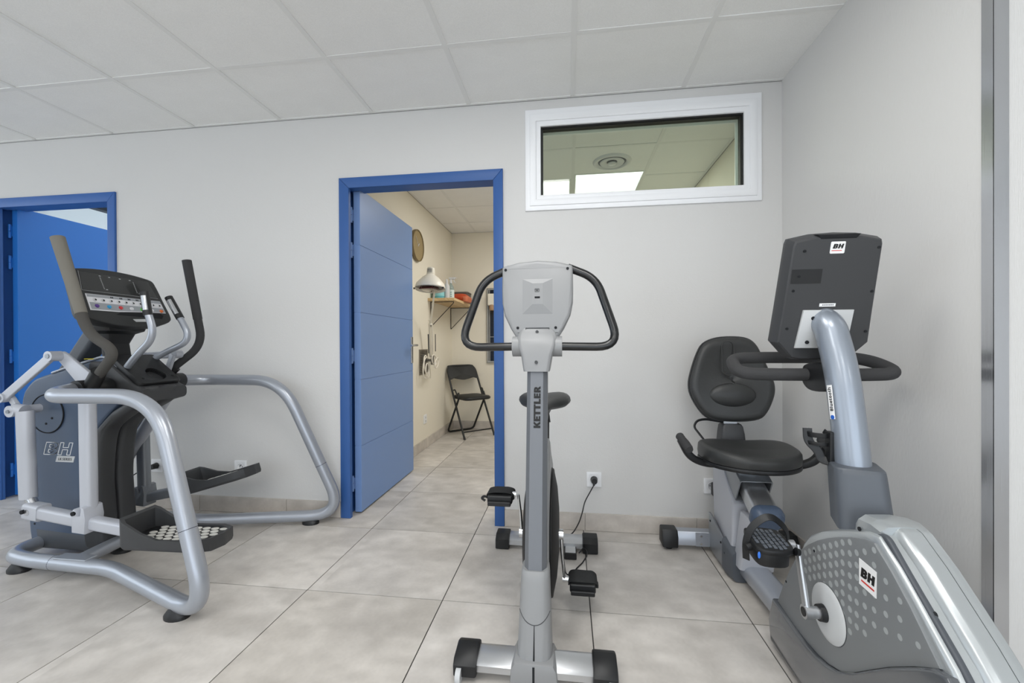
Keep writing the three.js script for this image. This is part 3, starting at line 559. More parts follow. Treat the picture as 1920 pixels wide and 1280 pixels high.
    part(b, 'seat_cushion', (() => {
    const n = 10, rings = [];
    const lv = [[0.544, 0.96], [0.548, 1.0], [0.57, 1.012], [0.586, 1.0], [0.596, 0.965], [0.601, 0.9], [0.601, 0.75], [0.598, 0.5], [0.596, 0.25], [0.595, 0.04]];
    for (const [y, k] of lv) rings.push(grow(k, seatOut).map(([x, z]) => { const rear = Math.max(0, (0.47 - z) / 0.15), side = Math.abs(x - ax) / 0.2; return V(x, y + (y > 0.58 ? 0.012 * side * side * (1 - 0.4 * k) + rear * 0.006 - 0.012 * Math.max(0, (z - 0.5) / 0.13) ** 2 : 0), z); }));
    return skin(rings, {});
  })(), M.vinyl);
  // armrest grips
  for (const s of [-1, 1]) {
    const arm = part(b, 'grip_arm', sweep(fillet([[ax + s * 0.06, 0.512, 0.42], [ax + s * 0.2, 0.522, 0.44], [ax + s * 0.262, 0.55, 0.45], [ax + s * 0.298, 0.625, 0.44]], 0.07), rrect(0.032, 0.034, 0.01, 3), { up: V(0, 1, 0) }), M.black);
    part(arm, 'grip', skin([[0, 0.8], [0.006, 1], [0.04, 0.95], [0.075, 1.06], [0.11, 0.98], [0.124, 0.8]].map(([t, k]) => circ(0.0185 * k, 16).map(([u, v]) => { const d = V(s * -0.10, -0.28, 0.95).normalize(), N = V(1, 0, 0).addScaledVector(d, -d.x).normalize(), B = d.clone().cross(N); return V(ax + s * 0.297, 0.637, 0.415).addScaledVector(d, t).addScaledVector(N, u).addScaledVector(B, v); }))), M.foam);
  }
  // backrest neck, lever, pad
  part(b, 'backrest_neck', skin([[0.54, 0.122, 0.085, 0.245], [0.62, 0.108, 0.078, 0.243], [0.655, 0.098, 0.07, 0.24], [0.665, 0.086, 0.06, 0.24]].map(([y, w, d, z]) => rrect(w, d, 0.014, 3).map(([u, v]) => V(ax - 0.012 + u, y, z - v))), { crease: 0.6 }), M.charcoal);
  part(b, 'backrest_stem', box(ax - 0.045, ax + 0.02, 0.655, 0.72, 0.215, 0.245, 0.004), M.alu);
  part(b, 'adjust_lever', sweep(fillet([[ax - 0.14, 0.575, 0.31], [ax - 0.19, 0.65, 0.26], [ax - 0.172, 0.678, 0.25], [ax - 0.13, 0.685, 0.24], [ax - 0.03, 0.67, 0.235]], 0.02), rrect(0.007, 0.012, 0.003, 3)), M.black);
  const bo = smooth2([[0, 1.093], [-0.075, 1.086], [-0.135, 1.058], [-0.168, 1.0], [-0.195, 0.92], [-0.208, 0.855], [-0.198, 0.795], [-0.155, 0.72], [-0.105, 0.685], [0, 0.675], [0.105, 0.685], [0.150, 0.72], [0.185, 0.795], [0.192, 0.855], [0.172, 0.92], [0.14, 1.0], [0.112, 1.058], [0.07, 1.086]].map(p => [p[0] + ax - 0.002, p[1]]), 64);
  const bc = [ax - 0.005, 0.87];
  const backRing = (k, z) => bo.map(([x, y]) => V(bc[0] + (x - bc[0]) * k, bc[1] + (y - bc[1]) * k, z - (y - 0.87) * 0.09));
  part(b, 'backrest_shell', skin([[0.9, 0.215], [0.99, 0.222], [1.0, 0.232], [0.99, 0.242]].map(a => backRing(...a))), M.black);
  const pad = part(b, 'backrest_pad', skin([[0.955, 0.236], [0.975, 0.242], [0.97, 0.254], [0.94, 0.264], [0.88, 0.270], [0.8, 0.269], [0.6, 0.262], [0.3, 0.26], [0.03, 0.26]].map(a => backRing(...a))), M.vinyl);
  part(pad, 'lumbar_cushion', ball([ax - 0.012, 0.806, 0.266], 1, 0.108, 0.06, 0.03, 28, 16), M.vinyl);
  part(pad, 'stitched_slot', sweep(Array.from({ length: 40 }, (_, i) => { const a = i / 40 * 2 * Math.PI, y = Math.sin(a); return V(ax - 0.028 + 0.028 * Math.cos(a), 0.985 + Math.sign(y) * 0.055 + 0.028 * y, 0.2665 - (0.985 + Math.sign(y) * 0.055 + 0.028 * y - 0.87) * 0.09); }), circ(0.003, 8), { closed: true }), M.vinyl);
  // crank housing: silver body, dark panel with dots, smoked lower cover
  const body = [[0.87, 0.172], [0.908, 0.251], [0.947, 0.319], [0.989, 0.386], [1.016, 0.446], [1.05, 0.485], [1.108, 0.524], [1.171, 0.556], [1.241, 0.585], [1.29, 0.604], [1.325, 0.607], [1.385, 0.565], [1.451, 0.507], [1.521, 0.445], [1.6, 0.35], [1.67, 0.24], [1.71, 0.13], [1.71, 0.06], [0.9, 0.06]];
  const xl = -0.43, xr = -0.302;
  part(b, 'crank_housing', exZY(body, xl, xr, 0.016, [], 4), M.shellSilver);
  const panel = [[0.876, 0.178], [0.912, 0.251], [0.95, 0.319], [0.99, 0.382], [1.02, 0.425], [1.057, 0.458], [1.102, 0.491], [1.151, 0.521], [1.197, 0.545], [1.239, 0.564], [1.29, 0.582], [1.326, 0.59], [1.379, 0.551], [1.428, 0.507], [1.471, 0.461], [1.5, 0.43], [1.443, 0.391], [1.372, 0.335], [1.317, 0.286], [1.256, 0.231], [1.202, 0.194], [1.157, 0.176], [1.109, 0.166], [1.047, 0.162], [0.968, 0.165]];
  const c = document.createElement('canvas'); c.width = 1400; c.height = 1000; const k = c.getContext('2d');
  k.fillStyle = '#7b7e80'; k.fillRect(0, 0, 1400, 1000);
  const P = (z, y) => [(z - 0.85) / 0.7 * 1400, (0.62 - y) / 0.5 * 1000];
  k.fillStyle = '#a3a7a8';
  const inside = (z, y) => { let r = false; for (let i = 0, j = panel.length - 1; i < panel.length; j = i++) { const a = panel[i], d = panel[j]; if ((a[1] > y) !== (d[1] > y) && z < (d[0] - a[0]) * (y - a[1]) / (d[1] - a[1]) + a[0]) r = !r; } return r; };
  const colsZ = [1.045, 1.067, 1.09, 1.113, 1.138, 1.165, 1.19, 1.215, 1.243, 1.268, 1.296, 1.327, 1.363, 1.403, 1.45];
  colsZ.forEach((z, i) => {
    const st = 0.0262 + Math.max(0, i - 7) * 0.0022, r = (0.0082 - Math.max(0, i - 6) * 0.0002);
    for (let n = 0; n < 18; n++) {
      const y = 0.572 - (i % 2) * st * 0.5 - n * st + (z - 1.165) * 0.12, lo = z < 1.15 ? 0.36 : 0.345 - (z - 1.15) * 0.35 + Math.max(0, z - 1.24) * 0.95;
      if (y < lo || !inside(z, y + 0.012)) continue;
      const q = P(z, y); k.beginPath(); k.ellipse(q[0], q[1], r * 2000, r * 2000, 0, 0, 7); k.fill();
    }
  });
  const dots = new THREE.CanvasTexture(c); dots.colorSpace = THREE.SRGBColorSpace; dots.magFilter = THREE.LinearFilter; dots.anisotropy = 8;
  const pg = exZY(panel, -0.4355, -0.42, 0.002), pp = pg.attributes.position, pu = pg.attributes.uv;
  for (let i = 0; i < pp.count; i++) pu.setXY(i, (pp.getZ(i) - 0.85) / 0.7, 1 - (0.62 - pp.getY(i)) / 0.5);
  part(b, 'side_panel', pg, mat(0xffffff, 0.45, 0.1, { map: dots }), 'dark grey side panel printed with pale dots');
  const cover = [[0.845, 0.02], [0.83, 0.09], [0.858, 0.176], [0.968, 0.166], [1.047, 0.16], [1.109, 0.164], [1.157, 0.174], [1.202, 0.192], [1.256, 0.229], [1.317, 0.284], [1.372, 0.333], [1.443, 0.389], [1.496, 0.428], [1.525, 0.432], [1.61, 0.345], [1.685, 0.235], [1.735, 0.12], [1.74, 0.02]];
  part(b, 'lower_cover', exZY(cover, -0.446, -0.285, 0.008, [], 3), M.smoke);
  for (const g of [box(-0.42, -0.30, 0, 0.022, 0.88, 0.96, 0.005), box(-0.42, -0.30, 0, 0.022, 1.6, 1.7, 0.005)]) part(b, 'floor_pad', g, M.black);
  // ridge of the housing in two halves, with the cap at its top
  const ridgeZ = [[1.285, 0.605], [1.305, 0.622], [1.33, 0.617], [1.394, 0.571], [1.45, 0.522], [1.50, 0.478], [1.55, 0.428], [1.63, 0.325], [1.69, 0.22], [1.73, 0.12]];
  const half = (x0, x1, round) => skin(ridgeZ.map(([z, y], i) => {
    const nz = 0.65, ny = 0.76, pts = [];
    for (let a = 0; a <= 10; a++) { const t = a / 10, x = x0 + (x1 - x0) * t, e = round > 0 ? t : 1 - t; const h = 0.006 - 0.055 * Math.max(0, (e - 0.45) / 0.55) ** 2.4; pts.push(V(x, y + h * ny, z + h * nz)); }
    const lowX = round > 0 ? x1 : x0, hiX = round > 0 ? x0 : x1;
    const ends = [V(x1, y - 0.075 * ny, z - 0.075 * nz), V(x0, y - 0.075 * ny, z - 0.075 * nz)];
    return [...pts, ...ends];
  }), { crease: 0.75 });
  part(b, 'ridge_half', half(-0.402, -0.3408, -1), M.shellSilver);
  part(b, 'ridge_half', half(-0.3392, -0.303, 1), M.shellSilver);
  part(b, 'painted_groove_shade', sweep(fillet([[-0.411, 0.597, 1.31], [-0.411, 0.604, 1.332], [-0.411, 0.533, 1.412], [-0.411, 0.482, 1.472], [-0.411, 0.44, 1.52], [-0.411, 0.345, 1.6], [-0.411, 0.235, 1.672]], 0.03), rrect(0.02, 0.014, 0.005, 3), { up: V(0, 0.76, 0.65) }), M.slateDark);  // dark strip painting in the dark reflection line along the groove
  part(b, 'ridge_cap', skin([[1.225, 0.58, 0.05], [1.228, 0.608, 0.062], [1.25, 0.628, 0.07], [1.29, 0.632, 0.07], [1.318, 0.625, 0.066]].map(([z, y, w]) => [V(ax - w - 0.012, y - 0.05, z), V(ax - w - 0.01, y - 0.012, z), V(ax - w + 0.006, y, z), V(ax - 0.01, y + 0.002, z), V(ax + w * 0.4, y - 0.004, z), V(ax + w * 0.55, y - 0.016, z), V(ax + w * 0.55, y - 0.05, z)]), { crease: 0.6 }), M.shellSilver);
  for (const g of [rod([-0.421, 0.594, 1.258], [-0.4245, 0.594, 1.258], 0.005, 0.005, 12), rod([-0.405, 0.506, 1.452], [-0.4105, 0.506, 1.452], 0.006, 0.006, 12), rod([-0.43, 0.455, 1.09], [-0.4365, 0.455, 1.09], 0.004, 0.004, 10), rod([-0.43, 0.277, 0.933], [-0.4365, 0.277, 0.933], 0.004, 0.004, 10)]) part(b, 'screw', g, M.gap);
  // hub, crank, pedal with strap
  part(b, 'hub_disc', new THREE.LatheGeometry([[0, 0.012], [0.03, 0.012], [0.06, 0.009], [0.074, 0.003], [0.076, 0], [0, 0]].map(p => new THREE.Vector2(...p)), 40).rotateZ(Math.PI / 2).translate(-0.4355, 0.316, 1.156), M.greyPlastic);
  part(b, 'hub_ring', rod([-0.446, 0.316, 1.156], [-0.462, 0.316, 1.156], 0.023, 0.021, 24), M.black);
  for (const s of [-1, 1]) {
    const x0 = s < 0 ? -0.452 : -0.245, hx = s < 0 ? -0.49 : -0.19, py = s < 0 ? 0.478 : 0.165, pz = s < 0 ? 1.105 : 1.21;
    part(b, 'crank', merge(rod([x0, 0.316, 1.156], [hx - 0.002 * s, 0.316, 1.156], 0.0155, 0.0155, 20), rod([hx - s * 0.008, 0.316, 1.156], [hx + s * 0.009, 0.316, 1.156], 0.0185, 0.0185, 22), sweep([V(hx, 0.316, 1.156), V(hx, (0.316 + py) / 2, (1.156 + pz) / 2), V(hx, py, pz)], rrect(0.026, 0.013, 0.005, 3), { up: V(0, 0, 1), scale: t => 1 - 0.2 * t }), rod([hx - 0.008, py, pz], [hx + s * 0.03, py, pz], 0.012)), M.alu);
    part(b, 'crank_bolt', rod([hx + s * 0.006, 0.316, 1.156], [hx + s * 0.0105, 0.316, 1.156], 0.012, 0.012, 18), M.black);
    const cxp = hx + s * 0.078, pd = part(b, 'pedal', (() => {
      const o = smooth2([[-0.048, -0.045], [-0.03, -0.06], [0.02, -0.062], [0.05, -0.045], [0.052, 0.03], [0.03, 0.056], [-0.03, 0.056], [-0.05, 0.03]], 32);
      const g = merge(exXZ(o.map(([x, z]) => [x, z]), -0.005, 0.012, 0.004), exXZ(o.map(([x, z]) => [x * 0.86, z * 0.86]), -0.045, 0.0, 0.004));
      return g.rotateX(0.12).translate(cxp, py, pz);
    })(), M.black);
    const tr = []; for (let i = -3; i <= 3; i++) for (let j = -2; j <= 2; j++) if (Math.hypot(i / 3.6, j / 2.8) < 1.02) tr.push(box(i * 0.0125 - 0.0045, i * 0.0125 + 0.0045, 0.011, 0.0155, j * 0.02 - 0.008 + (i % 2) * 0.004, j * 0.02 + 0.008 + (i % 2) * 0.004, 0.0015, 1));
    part(pd, 'tread', merge(tr).rotateX(0.12).translate(cxp, py, pz), M.charcoalBlue).userData.kind = 'stuff';
    part(pd, 'strap', sweep(fillet([[cxp - s * 0.052, py - 0.05, pz - 0.01], [cxp - s * 0.058, py - 0.004, pz - 0.005], [cxp - s * 0.05, py + 0.045, pz + 0.004], [cxp, py + 0.088, pz + 0.01], [cxp + s * 0.045, py + 0.05, pz + 0.004], [cxp + s * 0.06, py - 0.0, pz - 0.004], [cxp + s * 0.056, py - 0.055, pz - 0.008]], 0.04), rrect(0.0035, 0.02, 0.001, 2)), M.black);
    for (const g of [rod([cxp + s * 0.052, py - 0.01, pz + 0.006], [cxp + s * 0.065, py - 0.012, pz + 0.01], 0.012, 0.01), rod([cxp - s * 0.052, py + 0.0, pz + 0.045], [cxp - s * 0.062, py - 0.002, pz + 0.045], 0.011, 0.009)]) part(pd, 'buckle', g, M.black);
    if (s < 0) part(pd, 'badge', ball([cxp - 0.046, py - 0.012, pz + 0.052], 0.008, 0.5, 1.2, 0.35), mat(0x2f6fd0, 0.4), 'small blue oval badge');
  }
  // post: dark sleeve, curved silver tube
  part(b, 'post_sleeve', skin([[0.555, 0.122, 0.138, 1.138], [0.60, 0.121, 0.136, 1.132], [0.70, 0.116, 0.13, 1.116], [0.712, 0.114, 0.128, 1.114], [0.716, 0.108, 0.122, 1.114]].map(([y, w, d, z]) => rrect(w, d, 0.026, 4).map(([u, v]) => V(ax - 0.002 + u * 0.94 + v * 0.34, y, z - v * 0.94 + u * 0.34))), { crease: 0.55 }), M.charcoalBlue);
  part(b, 'post', pipe([[ax, 0.6, 1.118], [ax, 0.8, 1.088, 0.1], [ax, 0.98, 1.052, 0.12], [ax - 0.004, 1.112, 1.003, 0.1], [ax - 0.007, 1.136, 0.955]], 0.0425, 0.1, 32), M.postSilver);
  // console seen from behind
  const q = V(0, 0.97, 0.26).normalize(), Z = V(1, 0, 0).cross(q).normalize(), Cm = frameAt(V(ax - 0.002, 1.19, 0.998), V(1, 0, 0), q);
  const co = [[-0.118, 0.178], [-0.06, 0.19], [0, 0.193], [0.06, 0.19], [0.118, 0.178], [0.122, 0.165], [0.128, -0.03], [0.132, -0.135], [0.085, -0.187], [0.06, -0.192], [-0.06, -0.192], [-0.085, -0.187], [-0.132, -0.135], [-0.128, -0.03], [-0.122, 0.165]];
  const lay = (kx, ky, z) => co.map(([x, y]) => V(x * kx, y * ky, z).applyMatrix4(Cm));
  const con = part(b, 'console', skin([lay(0.96, 0.97, -0.062), lay(1.05, 1.04, -0.052), lay(1.06, 1.045, -0.036), lay(1.0, 1.0, -0.004), lay(0.97, 0.98, 0)], { crease: 0.35 }), M.charcoal);
  const loc = g => g.applyMatrix4(Cm);
  part(con, 'carry_recess', loc(exXY([[-0.05, 0.183], [0.048, 0.183], [0.058, 0.197], [-0.058, 0.197]], -0.03, 0.0005, 0.002)), M.gap);
  part(con, 'recess', loc(merge(box(-0.118, -0.032, 0.052, 0.096, -0.02, 0.0006))), M.black);
  for (const [x, y] of [[-0.09, 0.15], [-0.107, 0.03], [-0.11, -0.09], [0.112, 0.155], [0.115, 0.025], [0.118, -0.1], [-0.096, 0.074]]) part(con, 'screw', loc(rod([x, y, -0.002], [x, y, 0.002], 0.0042, 0.0042, 12)), M.gap);
  part(con, 'screen', loc(box(-0.1, 0.1, -0.1, 0.15, -0.0635, -0.061)), M.blackGloss);
  part(con, 'serial_plate', loc(merge(box(-0.026, 0.02, -0.02, -0.01, -0.001, 0.0007))), M.sticker, 'narrow white serial number strip');
  part(con, 'serial_print', loc(merge(...Array.from({ length: 7 }, (_, i) => box(-0.018 + i * 0.0048, -0.0145 + i * 0.0048, -0.0165, -0.0135, 0.0006, 0.0009)))), M.charcoalBlue);
  const badge = part(con, 'badge', loc(exXY(rrect(0.04, 0.035, 0.003, 3).map(([x, y]) => [x, y + 0.158]), -0.001, 0.001)), M.sticker, 'white square badge with two black letters');
  part(badge, 'lettering', loc(lettering('BH', 0.0125, 0.0006, { slant: 0.22, stretch: 1.25, bold: 0.0005 }).translate(0.001, 0.162, 0.0013)), M.ink);
  part(badge, 'underline', loc(box(-0.016, 0.012, 0.1482, 0.1502, 0.001, 0.0014)), M.red);
  part(con, 'mount_plate', loc(merge(exXY([[-0.072, -0.03], [0.072, -0.03], [0.068, -0.152], [-0.082, -0.152]], -0.002, 0.008, 0.003))), M.greyPlastic);
  for (const [x, y] of [[-0.042, -0.055], [0.032, -0.055], [-0.05, -0.132], [0.04, -0.132]]) part(con, 'mount_bolt', loc(rod([x, y, 0.006], [x, y, 0.0115], 0.0062, 0.0055, 14)), M.gap);
  // loop handlebar below the console
  part(b, 'handlebar', sweep(fillet([[ax, 0.955, 0.93], [ax - 0.13, 0.955, 0.93], [ax - 0.238, 0.958, 0.925, 0.07], [ax - 0.215, 1.003, 0.79, 0.07], [ax - 0.1, 1.006, 0.785], [ax + 0.1, 1.006, 0.785], [ax + 0.235, 1.003, 0.79, 0.07], [ax + 0.252, 0.958, 0.925, 0.07], [ax + 0.13, 0.955, 0.93], [ax + 0.002, 0.955, 0.93]], 0.03, 10), circ(0.0205, 18)), M.foam);
  part(b, 'handlebar_clamp', merge(exZY(smooth2([[0.905, 0.925], [0.9, 0.955], [0.91, 0.985], [0.96, 0.995], [1.04, 0.99], [1.04, 0.92], [0.95, 0.905]], 30), ax - 0.032, ax + 0.032, 0.008)), M.black);
  // bottle cage
  const ring = (y, r, a0, a1, z, w) => sweep(Array.from({ length: 15 }, (_, i) => { const a = a0 + (a1 - a0) * i / 14; return V(ax - 0.062 + Math.cos(a) * r, y + (i === 0 || i === 14 ? 0.006 : 0), z + Math.sin(a) * r); }), rrect(w, 0.004, 0.0015, 2), { up: V(0, 1, 0) });
  part(b, 'bottle_cage', merge(ring(0.787, 0.029, -0.6, 4.4, 1.05, 0.015), ring(0.762, 0.029, 0.3, 3.9, 1.05, 0.011), sweep(fillet([[ax - 0.09, 0.803, 1.045], [ax - 0.091, 0.765, 1.05], [ax - 0.07, 0.742, 1.06], [ax - 0.062, 0.715, 1.065], [ax - 0.048, 0.712, 1.075]], 0.02), rrect(0.006, 0.024, 0.002, 2)), box(ax - 0.052, ax - 0.036, 0.71, 0.80, 1.062, 1.09, 0.003)), M.black);
  // stickers: badge on the panel, narrow print on the post
  const sk = part(b, 'badge', exZY([[1.278, 0.531], [1.336, 0.527], [1.335, 0.465], [1.278, 0.468]], -0.4364, -0.4352), M.sticker, 'white square badge with two black letters');
  part(sk, 'lettering', lettering('BH', 0.021, 0.0006, { slant: 0.12, stretch: 1.2, bold: 0.0012 }).applyMatrix4(frameAt(V(-0.4364, 0.501, 1.308), V(0, -0.02, 1), V(0, 1, 0))), M.ink);
  part(sk, 'underline', exZY([[1.286, 0.483], [1.329, 0.481], [1.329, 0.477], [1.286, 0.479]], -0.4368, -0.4362), M.red);
  const up = V(0, 0.98, -0.19).normalize(), nrm = V(-0.985, 0.03, 0.16).normalize();
  const ps = part(b, 'post_sticker', new THREE.CylinderGeometry(0.0448, 0.0448, 0.098, 8, 1, true, -1.41 - 0.22, 0.44).rotateX(-0.17).translate(ax, 0.885, 1.0705), M.sticker, 'narrow white sticker with a wireless logo');
  part(ps, 'lettering', lettering('Bluetooth', 0.0105, 0.0004).applyMatrix4(frameAt(V(ax, 0.893, 1.0695).addScaledVector(nrm, 0.0449), up, nrm.clone().cross(up))), M.ink);
  part(ps, 'round_logo', rod(V(ax, 0.842, 1.079).addScaledVector(nrm, 0.0435).toArray(), V(ax, 0.842, 1.079).addScaledVector(nrm, 0.0455).toArray(), 0.0062, 0.0062, 18), mat(0x1d5fc0, 0.4), 'round blue logo');
}
{
  const b = bikes[1];
  part(b, 'power_adapter', box(-0.372, -0.318, 0.236, 0.305, 0.014, 0.06, 0.008), M.black);
  part(b, 'power_cord', new THREE.TubeGeometry(new THREE.CatmullRomCurve3([[-0.345, 0.238, 0.04], [-0.342, 0.215, 0.05], [-0.33, 0.18, 0.06], [-0.315, 0.13, 0.1], [-0.33, 0.08, 0.16]].map(p => V(...p))), 30, 0.0028, 8), M.black);
}

// ---------------------------------------------------------------- elliptical trainer on the left
let trainer;
{
  const cz = 0.53, b = thing('elliptical_trainer', 'silver and slate elliptical trainer with curved side rails and two long upright arms', 'elliptical', [-3.2, 0, cz]);
  trainer = b;
  const R = 0.0315, mir = p => [p[0], p[1], 2 * cz - p[2], p[3]];
  // floor frame and side rails
  const rail = [[-3.42, 0.868, 0.665], [-3.34, 0.852, 0.925, 0.09], [-2.80, 0.853, 0.905, 0.19], [-2.476, 0.042, 1.006, 0.2], [-3.17, 0.066, 0.788, 0.075], [-3.60, 0.068, 0.775, 0.04], [-3.775, 0.072, 0.755, 0.11], [-3.79, 0.072, 0.53]];
  rail[1][0] = -3.30;
  const near = part(b, 'side_rail', sweep(fillet(rail, 0.1, 14), circ(R, 24)), M.silver, 'curved silver side rail');
  const far = part(b, 'side_rail', sweep(fillet(rail.map(mir), 0.1, 14), circ(R, 24)), M.silver, 'curved silver side rail');
  for (const [r, f] of [[near, p => p], [far, mir]]) {
    const p1 = V(...f([-2.80, 0.853, 0.905]).slice(0, 3)), p2 = V(...f([-2.476, 0.042, 1.006]).slice(0, 3)), d = p2.clone().sub(p1).normalize(), s0 = p1.clone().lerp(p2, 0.62);
    part(r, 'joint_seam', rod(s0.toArray(), s0.clone().addScaledVector(d, 0.002).toArray(), R + 0.0004, R + 0.0004, 24), M.gap);
    const q0 = V(...f([-3.48, 0.0674, 0.7784]).slice(0, 3));
    part(r, 'joint_seam', rod(q0.toArray(), q0.clone().add(V(0.002, 0, 0)).toArray(), R + 0.0004, R + 0.0004, 24), M.gap);
  }
  for (const x of [-3.275, -3.25]) part(b, 'frame_bolt', rod([x, 0.068, 0.80], [x, 0.068, 0.811], 0.006, 0.006, 12), M.gap);
  part(b, 'cross_beam', sweep([V(-3.37, 0.072, 0.79), V(-3.40, 0.072, cz), V(-3.37, 0.072, 0.27)], rrect(0.048, 0.072, 0.02, 4)), M.silver);
  part(b, 'beam_flange', merge(box(-3.46, -3.29, 0.09, 0.1, 0.748, 0.80, 0.003), box(-3.46, -3.29, 0.09, 0.1, 0.26, 0.312, 0.003)), M.silver);
  for (const [x, z] of [[-2.66, 0.957], [-2.66, 0.103], [-3.715, 0.752], [-3.715, 0.308], [-3.43, 0.53]]) part(b, 'rubber_foot', skin([[0, 0.036, 0.05], [0.012, 0.036, 0.05], [0.03, 0.026, 0.036], [0.042, 0.02, 0.024]].map(([y, a, c]) => circ(1, 20).map(([u, v]) => V(x + u * c, y, z + v * a))), { crease: 0.6 }), M.black);
  // body: slate side panels, silver edge, charcoal spine
  const bodyP = smooth2([[-3.825, 0.065], [-3.85, 0.3], [-3.875, 0.6], [-3.885, 0.76], [-3.865, 0.835], [-3.80, 0.895], [-3.63, 0.945], [-3.40, 1.005], [-3.36, 0.985], [-3.22, 0.83], [-3.31, 0.785], [-3.45, 0.64], [-3.485, 0.4], [-3.475, 0.07], [-3.6, 0.06]].map(p => p), 90, true, 0.35);
  part(b, 'body_shell', exXY(bodyP, 0.44, 0.63, 0.012, [], 3), M.slate);
  part(b, 'edge_trim', merge(...[0.628, 0.437].map(z => sweep(fillet([[-3.70, 0.926, z], [-3.63, 0.948, z], [-3.405, 1.008, z], [-3.36, 0.99, z], [-3.225, 0.838, z]], 0.05), rrect(0.011, 0.011, 0.004, 3)))), M.silver);
  part(b, 'yellow_mark', box(-3.50, -3.45, 0.9905, 0.9935, 0.635, 0.639).rotateZ(0).translate(0, 0.004, 0), mat(0xe8d93a, 0.5));
  const spine = smooth2([[-3.52, 0.07], [-3.53, 0.35], [-3.50, 0.58], [-3.37, 0.73], [-3.27, 0.79], [-3.20, 0.86], [-3.165, 0.85], [-3.18, 0.78], [-3.29, 0.72], [-3.40, 0.63], [-3.43, 0.4], [-3.415, 0.07]], 70, true, 0.35);
  part(b, 'rear_cover', exXY(spine, 0.455, 0.5435, 0.024, [], 4), M.charcoal);
  part(b, 'rear_cover', exXY(spine, 0.5465, 0.636, 0.024, [], 4), M.charcoal);
  part(b, 'base_skirt', exXY([[-3.79, 0.045], [-3.46, 0.045], [-3.46, 0.12], [-3.8, 0.14]], 0.43, 0.6325, 0.006), M.slateDark);
  // round crank cover with its dark outline
  part(b, 'crank_cover', new THREE.CylinderGeometry(0.095, 0.095, 0.006, 48).rotateX(Math.PI / 2).translate(-3.725, 0.722, 0.631), M.slate);
  part(b, 'cover_ring', new THREE.TorusGeometry(0.096, 0.0028, 8, 56).translate(-3.725, 0.722, 0.634), M.gap);
  for (const p of [[-3.695, 0.70, 0.634], [-3.73, 0.672, 0.634], [-3.81, 0.165, 0.629], [-3.49, 0.10, 0.632], [-3.47, 0.53, 0.6295], [-3.475, 0.29, 0.6295]]) part(b, 'screw', rod(p, [p[0], p[1], p[2] + 0.002], 0.0055, 0.0055, 12), M.gap);
  // emblem outline and the series plate
  part(b, 'emblem', merge(outlined('B', 0.062, 0.0027, { slant: 0.3, stretch: 1.75 }).translate(-0.04, 0, 0), outlined('H', 0.062, 0.0027, { slant: 0.3, stretch: 1.5 }).translate(0.041, 0, 0)).applyMatrix4(frameAt(V(-3.665, 0.548, 0.6305), V(1, 0, 0), V(0, 1, 0))), M.sticker, 'slanted two-letter emblem outlined in white');
  const plate = part(b, 'series_plate', exXY([[-3.682, 0.482], [-3.578, 0.482], [-3.568, 0.512], [-3.672, 0.512]], 0.6295, 0.6315, 0), M.greyPlastic);
  part(plate, 'lettering', lettering('LK SERIES', 0.0125, 0.0004, { slant: 0.15, stretch: 1.0 }).applyMatrix4(frameAt(V(-3.625, 0.497, 0.6315), V(1, 0, 0), V(0, 1, 0))), M.ink);
  // head block, cup holder tray
  part(b, 'head_block', skin([[-3.46, 0.86, 0.985], [-3.36, 0.80, 0.985], [-3.22, 0.775, 0.875], [-3.165, 0.79, 0.85]].map(([x, y0, y1]) => rrect(y1 - y0, 0.235, 0.02, 3).map(([u, v]) => V(x, (y0 + y1) / 2 + u, cz + v))), { crease: 0.5 }), M.charcoal);
  const trayX = V(0, 0, -1), trayUp = V(-0.78, 0.62, 0).normalize(), Tm = frameAt(V(-3.275, 0.935, cz), trayX, trayUp);
  const hole = circ(0.044, 30).map(([u, v]) => [u + 0.01, v - 0.045]);
  const tray = part(b, 'cup_tray', exXY(rrect(0.215, 0.22, 0.02, 4), -0.012, 0.014, 0.004, [hole]).applyMatrix4(Tm), M.black);
  part(tray, 'cup_well', new THREE.LatheGeometry([[0.0445, 0.012], [0.043, -0.05], [0, -0.05]].map(p => new THREE.Vector2(...p)), 30).rotateX(Math.PI / 2).translate(0.01, -0.045, 0).applyMatrix4(Tm), M.gap);
  for (const [x, y] of [[-0.075, -0.075], [0.08, -0.07]]) part(tray, 'screw', rod([x, y, 0.012], [x, y, 0.0155], 0.006, 0.006, 12).applyMatrix4(Tm), M.gap);
  // mast and console
  part(b, 'mast', merge(sweep(fillet([[-3.72, 0.91, cz], [-3.50, 1.19, cz], [-3.44, 1.235, cz]], 0.05), rrect(0.075, 0.1, 0.018, 4), { up: V(0, 1, 0) })), M.slateDark);
  part(b, 'console_neck', skin([[0.95, 0.07, 0.11, -3.44], [1.07, 0.065, 0.105, -3.455], [1.12, 0.085, 0.14, -3.45], [1.135, 0.12, 0.19, -3.44], [1.19, 0.13, 0.23, -3.435]].map(([y, dx, dz, x]) => rrect(dx, dz, 0.02, 3).map(([u, v]) => V(x + u, y, cz - v))), { crease: 0.5 }), M.black);
  part(b, 'mast_clamp', rod([-3.55, 1.13, 0.58], [-3.48, 1.165, 0.60], 0.018, 0.018, 16), M.chrome);
  const cu = V(-0.377, 0.926, 0).normalize(), Cm = frameAt(V(-3.40, 1.305, 0.53), V(-0.06, 0, -1), cu), L = g => g.applyMatrix4(Cm);
  const out = smooth2([[-0.195, 0.128], [-0.10, 0.145], [0, 0.15], [0.10, 0.145], [0.195, 0.128], [0.212, 0.09], [0.222, 0.0], [0.232, -0.085], [0.215, -0.118], [0.12, -0.15], [0, -0.162], [-0.12, -0.15], [-0.215, -0.118], [-0.232, -0.085], [-0.222, 0.0], [-0.212, 0.09]], 72, true, 0.4);
